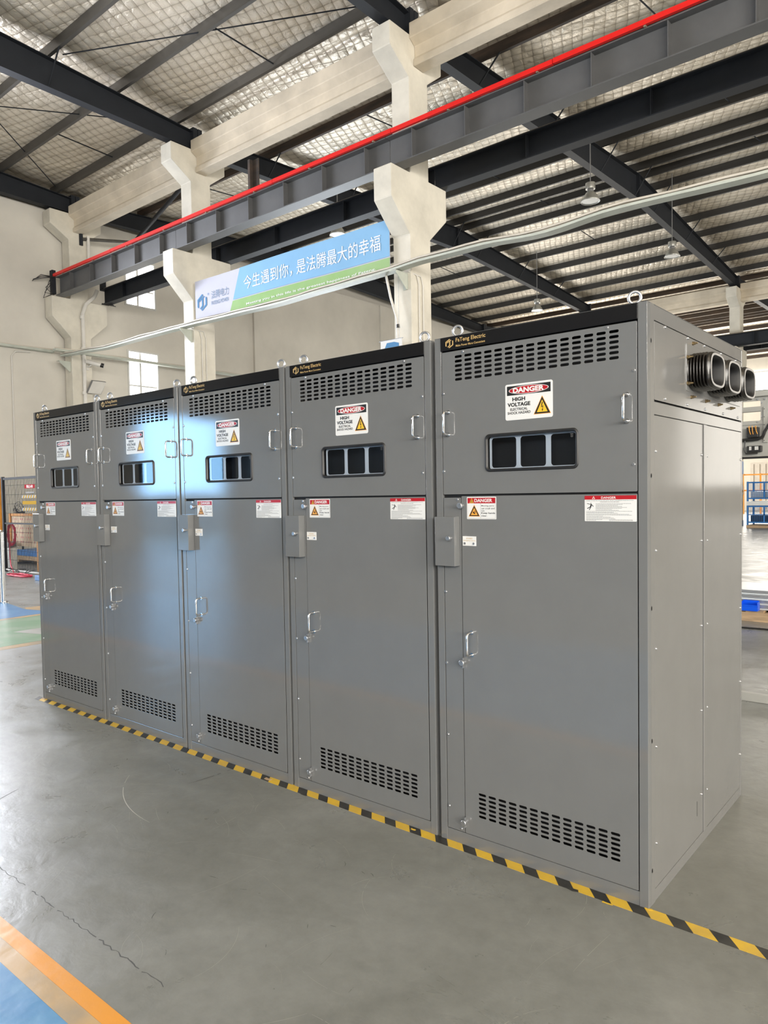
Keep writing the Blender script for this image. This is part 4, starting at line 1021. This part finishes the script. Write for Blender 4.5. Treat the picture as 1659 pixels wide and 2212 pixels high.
# scuffs and scratches
g = MB(); rr_ = random.Random(11)
def scratch(cx, cy, ang, L_, curv, w_, m):
    n = 14; pts = []; a = ang; p = Vector((cx, cy))
    for i in range(n):
        pts.append(p.copy()); a += curv/n; p += Vector((math.cos(a), math.sin(a)))*L_/n
    for i in range(n-1):
        if rr_.random() < 0.12: continue
        d = (pts[i+1]-pts[i]).normalized(); nn = Vector((-d.y, d.x))*w_*(0.4+0.6*math.sin(pi*(i+0.5)/n))
        g.add([(*(pts[i]-nn), 0.0006), (*(pts[i+1]-nn), 0.0006), (*(pts[i+1]+nn), 0.0006), (*(pts[i]+nn), 0.0006)], [(0, 1, 2, 3)], m)
for _ in range(120):
    x = rr_.uniform(-4.5, 0.6); y = rr_.uniform(-1.5, -0.1)
    scratch(x, y, rr_.uniform(0, 2*pi), rr_.uniform(0.05, 0.35), rr_.uniform(-1.2, 1.2), rr_.uniform(0.0002, 0.0006), SCUFFL)
for _ in range(32):
    x = rr_.uniform(-4.5, 0.6); y = rr_.uniform(-1.5, -0.1)
    scratch(x, y, rr_.uniform(0, 2*pi), rr_.uniform(0.01, 0.05), rr_.uniform(-1, 1), rr_.uniform(0.0005, 0.0013), SCUFFD)
for _ in range(60):
    x = rr_.uniform(-7, 0); y = rr_.uniform(2, 11) if x > -1.8 else rr_.uniform(-1.5, 3)
    scratch(x, y, rr_.uniform(0, 2*pi), rr_.uniform(0.1, 0.8), rr_.uniform(-1.2, 1.2), 0.002, SCUFFD if rr_.random() < .4 else SCUFFL)
tag(g.build('floor_scuffs'), 'fine light and dark scratches scattered over the grey floor', 'scratches', kind='stuff')

# ================================================================== LEFT: FENCE AND WHAT STANDS BEHIND IT
def wire_panel(mb, x0, x1, y, z0, z1, dx, dz, rad, m):
    x = x0
    while x <= x1+1e-6: mb.box(x-rad, x+rad, y-rad, y+rad, z0, z1, m); x += dx
    z = z0
    while z <= z1+1e-6: mb.box(x0, x1, y+rad, y+3*rad, z-rad, z+rad, m); z += dz
root = empty('mesh_fence', (-14.5, 4.42, 0), 'black wire mesh safety fence on orange and black posts left of the cabinets', 'fence')
for xx in (-0.86, 1.9):
    g = MB(); g.box(xx, xx+0.06, -0.03, 0.03, 0.0, 2.05, STEEL); g.build('post', root)
g = MB(); g.box(-0.99, -0.93, -0.05, 0.01, 0.0, 2.02, YELP); g.box(-1.02, -0.84, -0.09, 0.05, 0, 0.02, YELP); tag(g.build('orange_post', root), 'orange post')
g = MB(); wire_panel(g, -0.79, 1.88, 0, 0.06, 1.98, 0.05, 0.2, 0.003, STEEL); g.build('wire_mesh', root)
g = MB(); g.box(-0.80, 1.9, -0.02, 0.02, 1.98, 2.03, STEEL); g.box(-0.80, 1.9, -0.015, 0.015, 1.03, 1.06, STEEL); g.box(-0.80, 1.9, -0.02, 0.02, 0.03, 0.06, LAMPM); g.build('rail', root)
root = empty('fence_notice', (-14.25, 4.40, 1.3), 'white notice with red header and yellow and black striped bands on the mesh fence', 'sign')
g = MB(); g.box(-0.03, 0.42, 0, 0.004, 0.48, 0.56, NOTR)
put_text(g, '禁止入内', 0.06, 0.33, 0.49, 0.55, -0.001, STWHITE, 0.02)
for i in range(7): g.box(0.02+0.055*i, 0.055+0.055*i, 0, 0.004, 0.38, 0.41, STBLACK)
g.build('red_header', root)
g = MB()
for zz in (0.28, 0.02):
    for i in range(6):
        x = -0.18+0.11*i; g.add([(x, 0, zz), (x+0.055, 0, zz), (x+0.095, 0, zz+0.06), (x+0.04, 0, zz+0.06)], [(0, 1, 2, 3)], STBLACK); g.add([(x+0.055, 0, zz), (x+0.11, 0, zz), (x+0.15, 0, zz+0.06), (x+0.095, 0, zz+0.06)], [(0, 1, 2, 3)], NOTY)
g.box(-0.14, 0.46, 0, 0.004, 0.15, 0.22, NOTY); g.build('striped_band', root)
root = empty('guard_frame', (-15.84, 4.8, 0), 'yellow guard frame with a tan board behind the mesh fence', 'guard frame')
for x in (0.0, 1.30):
    g = MB(); g.box(x-0.04, x+0.04, -0.04, 0.04, 0, 1.25, YELP); g.build('post', root)
g = MB(); g.box(0.04, 1.26, -0.03, 0.03, 1.19, 1.25, YELP); g.build('top_rail', root)
g = MB(); g.box(0.05, 1.25, -0.015, 0.01, 0.52, 1.18, TANB)
for i in range(12):
    for j in range(6): g.box(0.12+0.09*i, 0.135+0.09*i, -0.017, -0.015, 0.60+0.1*j, 0.64+0.1*j, REDH)
g.build('board', root)
for nm, x, y in (('first', -16.1, 5.75), ):
    root = empty('blue_pallet_box', (x, y, 0), 'low blue stacked frame on a pallet behind the guard frame', 'pallet stack')
    g = MB(); g.box(-1.0, 1.2, -0.3, 0.3, 0.20, 0.34, BLUEP); g.build('blue_frame', root, 0.01)
    g = MB(); g.box(-1.0, 1.2, -0.3, 0.3, 0.10, 0.20, WOOD); 
    for xx in (-0.95, 0.05, 1.05): g.box(xx, xx+0.1, -0.3, 0.3, 0, 0.10, WOOD)
    g.build('pallet', root)
# hose coil hanging on the fence, hoses on the floor
g = MB(); pts = []
for i in range(120):
    t = i/120; a = 2*pi*t*6; rr2 = 0.17+0.012*math.sin(a*0.37); pts.append((-15.22+rr2*math.cos(a), 4.50+0.006*(i % 7), 0.80+1.35*rr2*math.sin(a)))
g.tube(pts, 0.012, REDH, 6); g.tube([(-15.28, 4.5, 0.8), (-15.25, 4.48, 0.35), (-14.95, 4.36, 0.15), (-14.7, 4.3, 0.02)], 0.012, REDH, 6)
tag(g.build('hose_coil'), 'coiled red hose hanging on the left post of the mesh fence', 'hose')
g = MB(); pts = []
for i in range(160):
    a = i*0.21; pts.append((-13.95+0.36*math.cos(a)+0.12*math.sin(a*0.31), 4.08+0.12*math.sin(a), 0.014+0.010*(i % 5)/5+0.00012*i))
g.tube(pts, 0.012, REDH, 6); tag(g.build('floor_hose'), 'loops of red hose lying on the floor at the foot of the mesh fence', 'hose')
g = MB(); pts = [(-15.0+0.02*i, 4.28+0.08*math.sin(i*0.35), 0.012+0.10*abs(math.sin(i*0.13))) for i in range(60)]
g.tube(pts, 0.008, STBLACK, 5); tag(g.build('floor_cable'), 'thin black cable looping over the floor at the foot of the mesh fence', 'cable')
# fan
root = empty('industrial_fan', (-17.0, 5.5, 0), 'round wire cage of an industrial fan behind the mesh fence', 'fan')
g = MB(); n = 28
for rr2 in (0.30, 0.22, 0.13): g.tube([(rr2*math.cos(2*pi*i/n), -0.06*(1-rr2/0.3), 1.20+rr2*math.sin(2*pi*i/n)) for i in range(n)], 0.005, STEEL, 5, closed=True)
for i in range(16): g.tube([(0.05*math.cos(2*pi*i/16), -0.06, 1.2+0.05*math.sin(2*pi*i/16)), (0.30*math.cos(2*pi*i/16), 0, 1.2+0.30*math.sin(2*pi*i/16))], 0.003, STEEL, 4)
g.build('cage', root)
g = MB()
for i in range(3):
    a = 2*pi*i/3+0.3; c, s2_ = math.cos(a), math.sin(a); pc, ps = math.cos(a+0.6), math.sin(a+0.6)
    g.add([(0.04*c, 0.02, 1.2+0.04*s2_), (0.25*c, 0.0, 1.2+0.25*s2_), (0.25*pc, 0.05, 1.2+0.25*ps), (0.05*pc, 0.04, 1.2+0.05*ps), (0.04*c, 0.026, 1.2+0.04*s2_), (0.25*c, 0.006, 1.2+0.25*s2_), (0.25*pc, 0.056, 1.2+0.25*ps), (0.05*pc, 0.046, 1.2+0.05*ps)], [(0, 1, 2, 3), (7, 6, 5, 4), (0, 4, 5, 1), (1, 5, 6, 2), (2, 6, 7, 3), (3, 7, 4, 0)], STEEL)
g.cyl((0, -0.05, 1.2), (0, 0.14, 1.2), 0.06, STEEL); g.build('blades_and_motor', root)
g = MB(); g.cyl((0, 0.08, 0.05), (0, 0.08, 1.18), 0.025, STEEL); g.cyl((0, 0.08, 0), (0, 0.08, 0.05), 0.22, STEEL, n=24); g.build('stand', root)
# grey machine part behind the fence
g = MB(); g.box(-15.68, -15.42, 4.56, 4.72, 0.0, 0.50, LAMPM); g.box(-15.66, -15.44, 4.54, 4.72, 0.51, 0.62, STGREY)
tag(g.build('machine_housing', bevel=0.01), 'grey machine housing behind the red hose coil', 'machine')
g = MB(); g.box(-12.92, -12.4, 3.9, 4.2, 0.0, 0.10, BLUEP)
tag(g.build('blue_crate', bevel=0.01), 'low blue crate on the floor where the fence meets the last cabinet', 'crate')
# chrome post
root = empty('chrome_post', (-10.36, 2.2, 0), 'shiny upright chrome post at the left edge', 'post')
g = MB(); g.cyl((0, 0, 0.01), (0, 0, 1.06), 0.032, CHROME, n=24); g.rings([[(0.032*math.cos(2*pi*i/24)*c, 0.032*math.sin(2*pi*i/24)*c, 1.06+z) for i in range(24)] for c, z in ((1, 0), (0.85, 0.018), (0.5, 0.028), (0.02, 0.032))], CHROME); g.build('tube', root)
g = MB(); g.cyl((0, 0, 0), (0, 0, 0.012), 0.07, CHROME, n=24); g.build('base_flange', root)

# ================================================================== RIGHT: BEHIND THE END CABINET
root = empty('open_cabinet', (-0.30, 3.1, 0), 'unfinished grey cabinet with an open compartment at the right edge behind the row', 'cabinet')
ox = lambda x: x+0.30
g = MB()
for x in (-0.78, 0.20):
    for y in (0.0, 1.15): g.box(ox(x)-0.03, ox(x)+0.03, y, y+0.05, 0, 2.21, LASERG)
g.box(ox(-0.75), ox(0.17), 0, 0.03, 1.735, 1.75, DARKIN); g.box(ox(-0.75), ox(0.17), 0.0, 0.05, 2.17, 2.21, LASERG); g.box(ox(-0.75), ox(0.17), 1.15, 1.2, 2.17, 2.21, LASERG)  # dark strip paints the shaded underside edge of the panel
g.box(ox(-0.75), ox(0.17), 0, 0.05, 0, 0.06, LASERG); g.box(ox(-0.81), ox(-0.75), 0.05, 1.15, 0, 0.06, LASERG); g.box(ox(0.17), ox(0.23), 0.05, 1.15, 0, 0.06, LASERG)
g.box(ox(-0.81), ox(-0.75), 0.05, 1.15, 2.15, 2.21, LASERG); g.box(ox(0.17), ox(0.23), 0.05, 1.15, 2.15, 2.21, LASERG)
g.build('frame', root, 0.002)
bp_o = plate([loop_rrect(ox(-0.75), ox(0.17), 1.752, 2.168, 0.003, 1), loop_rrect(ox(-0.50), ox(-0.309), 2.003, 2.140, 0.008)], 0.03, 0.003, LASERG, 'mounting_panel', root, 0.0006)
g = MB(); g.box(ox(-0.50), ox(-0.29), 0.024, 0.029, 1.975, 1.997, LASERG); g.build('ledge', bp_o)
g = MB(); g.box(ox(-0.289), ox(-0.262), 0.018, 0.0295, 1.846, 2.096, LASERG)
for i in range(5): g.cyl((ox(-0.284), 0.0175, 1.86+0.055*i), (ox(-0.284), 0.0172, 1.86+0.055*i), 0.003, DARKIN, n=8)
g.build('slotted_strip', bp_o)
g = MB(); g.box(ox(-0.388), ox(-0.314), -0.02, 0.029, 1.885, 1.955, RUBBER); g.box(ox(-0.380), ox(-0.322), -0.026, -0.02, 1.93, 1.94, STBLACK); r1 = g.build('relay', root, 0.003)
g = MB()
for x0_, dx_ in ((-0.375, 0.01), (-0.35, 0.004), (-0.335, 0.012)): g.tube([(ox(x0_), -0.024, 1.95), (ox(x0_+dx_), -0.045, 1.962), (ox(x0_+dx_), -0.04, 1.93), (ox(x0_+dx_*1.5), -0.027, 1.905)], 0.0022, STORG, 6)
g.build('orange_wires', r1)
g = MB(); g.box(ox(-0.388), ox(-0.296), -0.01, 0.029, 1.782, 1.825, RUBBER); r2 = g.build('terminal_block', root, 0.003)
g = MB()
for a in (-0.372, -0.364, -0.336, -0.328, -0.32): g.box(ox(a), ox(a+0.005), -0.013, -0.01, 1.795, 1.82, STWHITE)
g.build('terminal_tags', r2)
g = MB(); g.tube([(ox(-0.72), 0.0, 1.868), (ox(-0.45), 0.0, 1.868), (ox(-0.32), 0.0, 1.87), (ox(-0.288), -0.005, 1.885), (ox(-0.275), -0.01, 1.92), (ox(-0.25), -0.012, 1.965), (ox(-0.2), -0.01, 2.01), (ox(-0.1), 0.0, 2.05)], 0.011, STBLACK, 8)
g.tube([(ox(-0.40), -0.004, 1.865), (ox(-0.405), -0.004, 1.80), (ox(-0.395), -0.004, 1.772), (ox(-0.32), -0.004, 1.772)], 0.005, STBLACK, 6); g.build('wiring_loom', root)
for x, z in ((-0.325, 2.152), (-0.302, 2.126), (-0.302, 2.03), (-0.325, 1.992), (-0.28, 2.15)):
    g = MB(); g.cyl((ox(x), 0.0295, z), (ox(x), 0.02, z), 0.006, ZINC, n=10); g.build('bolt', bp_o)

# sheet stack on pallet with blue bin
root = empty('sheet_stack_pallet', (-1.2, 7.2, 0), 'wooden pallet with a stack of bright metal sheets at the right edge', 'pallet')
g = MB()
for yy in (-0.6, -0.2, 0.2): g.box(-1.2, 1.1, yy, yy+0.1, 0.0, 0.10, WOOD)
for i in range(8): g.box(-1.2+0.3*i, -1.02+0.3*i, -0.6, 0.30, 0.10, 0.122, WOOD)
g.build('pallet', root)
g = MB(); rr_ = random.Random(5)
for i in range(12):
    e = rr_.uniform(-0.012, 0.012); g.box(-1.15+e, 1.05+e, -0.5+e, 0.27+e, 0.124+0.019*i, 0.124+0.019*i+0.016, ALU if i % 3 else PEARL)
g.build('metal_sheets', root)
root = empty('parts_bin', (-1.16, 6.62, 0.122), 'bright blue plastic parts bin on the pallet edge in front of the metal sheets', 'bin')
g = MB(); g.box(-0.09, 0.09, -0.055, 0.055, 0.0, 0.008, BLUEBIN); g.box(-0.09, -0.084, -0.055, 0.055, 0.008, 0.10, BLUEBIN); g.box(0.084, 0.09, -0.055, 0.055, 0.008, 0.10, BLUEBIN); g.box(-0.084, 0.084, 0.049, 0.055, 0.008, 0.11, BLUEBIN); g.box(-0.084, 0.084, -0.055, -0.049, 0.008, 0.06, BLUEBIN)
g.build('bin_shell', root, 0.002)
g = MB(); g.box(-0.095, 0.095, -0.06, -0.052, 0.055, 0.068, BLUEBIN); g.build('front_lip', root, 0.002)
g = MB(); g.tube([(-2.4, 6.2, 0.01), (-1.4, 6.05, 0.01), (-0.9, 6.1, 0.01), (0.2, 5.9, 0.01)], 0.01, STBLACK, 6); tag(g.build('floor_cable'), 'dark cable lying on the floor in front of the sheet pallet', 'cable')

# blue mesh stillages far behind
def stillage(x, y, z, label):
    root = empty('mesh_stillage', (x, y, z), label, 'cage', 'blue mesh cages')
    g = MB()
    for a in (0, 1.14):
        for c in (0, 0.94): g.box(a, a+0.06, c, c+0.06, 0.0, 0.74, BLUEP)
    for zz in (0.08, 0.68):
        g.box(0.06, 1.14, 0, 0.05, zz, zz+0.05, BLUEP); g.box(0.06, 1.14, 0.95, 1.0, zz, zz+0.05, BLUEP); g.box(0, 0.05, 0.06, 0.94, zz, zz+0.05, BLUEP); g.box(1.15, 1.2, 0.06, 0.94, zz, zz+0.05, BLUEP)
    g.box(0.57, 0.62, 0, 0.04, 0.13, 0.68, BLUEP); g.box(0.06, 1.14, 0.0, 0.03, 0.38, 0.41, BLUEP); g.build('frame', root)
    g = MB(); wire_panel(g, 0.08, 1.12, 0.02, 0.13, 0.68, 0.06, 0.06, 0.004, BLUEP); g.build('wire_mesh', root)
    g = MB(); g.box(0.03, 1.17, 0.03, 0.97, 0.09, 0.13, BLUEP); g.build('base_tray', root)
    g = MB(); g.box(0.12, 1.08, 0.1, 0.9, 0.135, 0.36, ALU if z > 0.5 else STEEL); g.build('contents', root, 0.01)
for i, x in enumerate((-6.10, -4.85)):
    for z in (0.1, 1.0): stillage(x, 28.0, z, 'blue wire mesh cage beside the distant column, %s one%s' % ('lower' if z < .5 else 'upper', '' if i == 0 else ' of the stack further right'))
g = MB(); g.box(-6.1, -3.6, 27.95, 29.05, 0.0, 0.1, WOOD); g.box(-6.1, -3.6, 27.98, 29.02, 0.84, 0.998, FRAMEW); 
tag(g.build('stillage_base'), 'timber base and white sheet under the stacked blue mesh cages', 'pallet')
g = MB(); g.box(-6.68, -6.42, 28.78, 28.938, 1.25, 1.6, CREAMB); g.cyl((-6.45, 28.78, 1.38), (-6.45, 28.70, 1.38), 0.06, WOOD, n=12)
tag(g.build('switch_box'), 'cream switch box fixed to the distant column', 'electrical box')
# yellow barrier and corrugated door at the far wall
root = empty('barrier_rail', (-10, 44, 0), 'low yellow barrier rail far away beyond the blue cages', 'barrier')
for i in range(8):
    g = MB(); g.box(-0.9+0.9*i, -0.8+0.9*i, 0, 0.08, 0, 2.3, YELP); g.build('post', root)
g = MB(); g.box(-0.9, 5.6, 0.02, 0.06, 2.2, 2.28, YELP); g.box(-0.9, 5.6, 0.02, 0.06, 1.3, 1.38, YELP); g.build('rails', root)
g = MB(); g.box(-11.0, -6.0, 50.30, 50.38, 0, 3.1, CREAMB)
for i in range(14): g.box(-10.9+0.35*i, -10.8+0.35*i, 50.24, 50.30, 0.1, 3.0, CREAMB)
o = g.build('door_2'); tag(o, kind='structure')
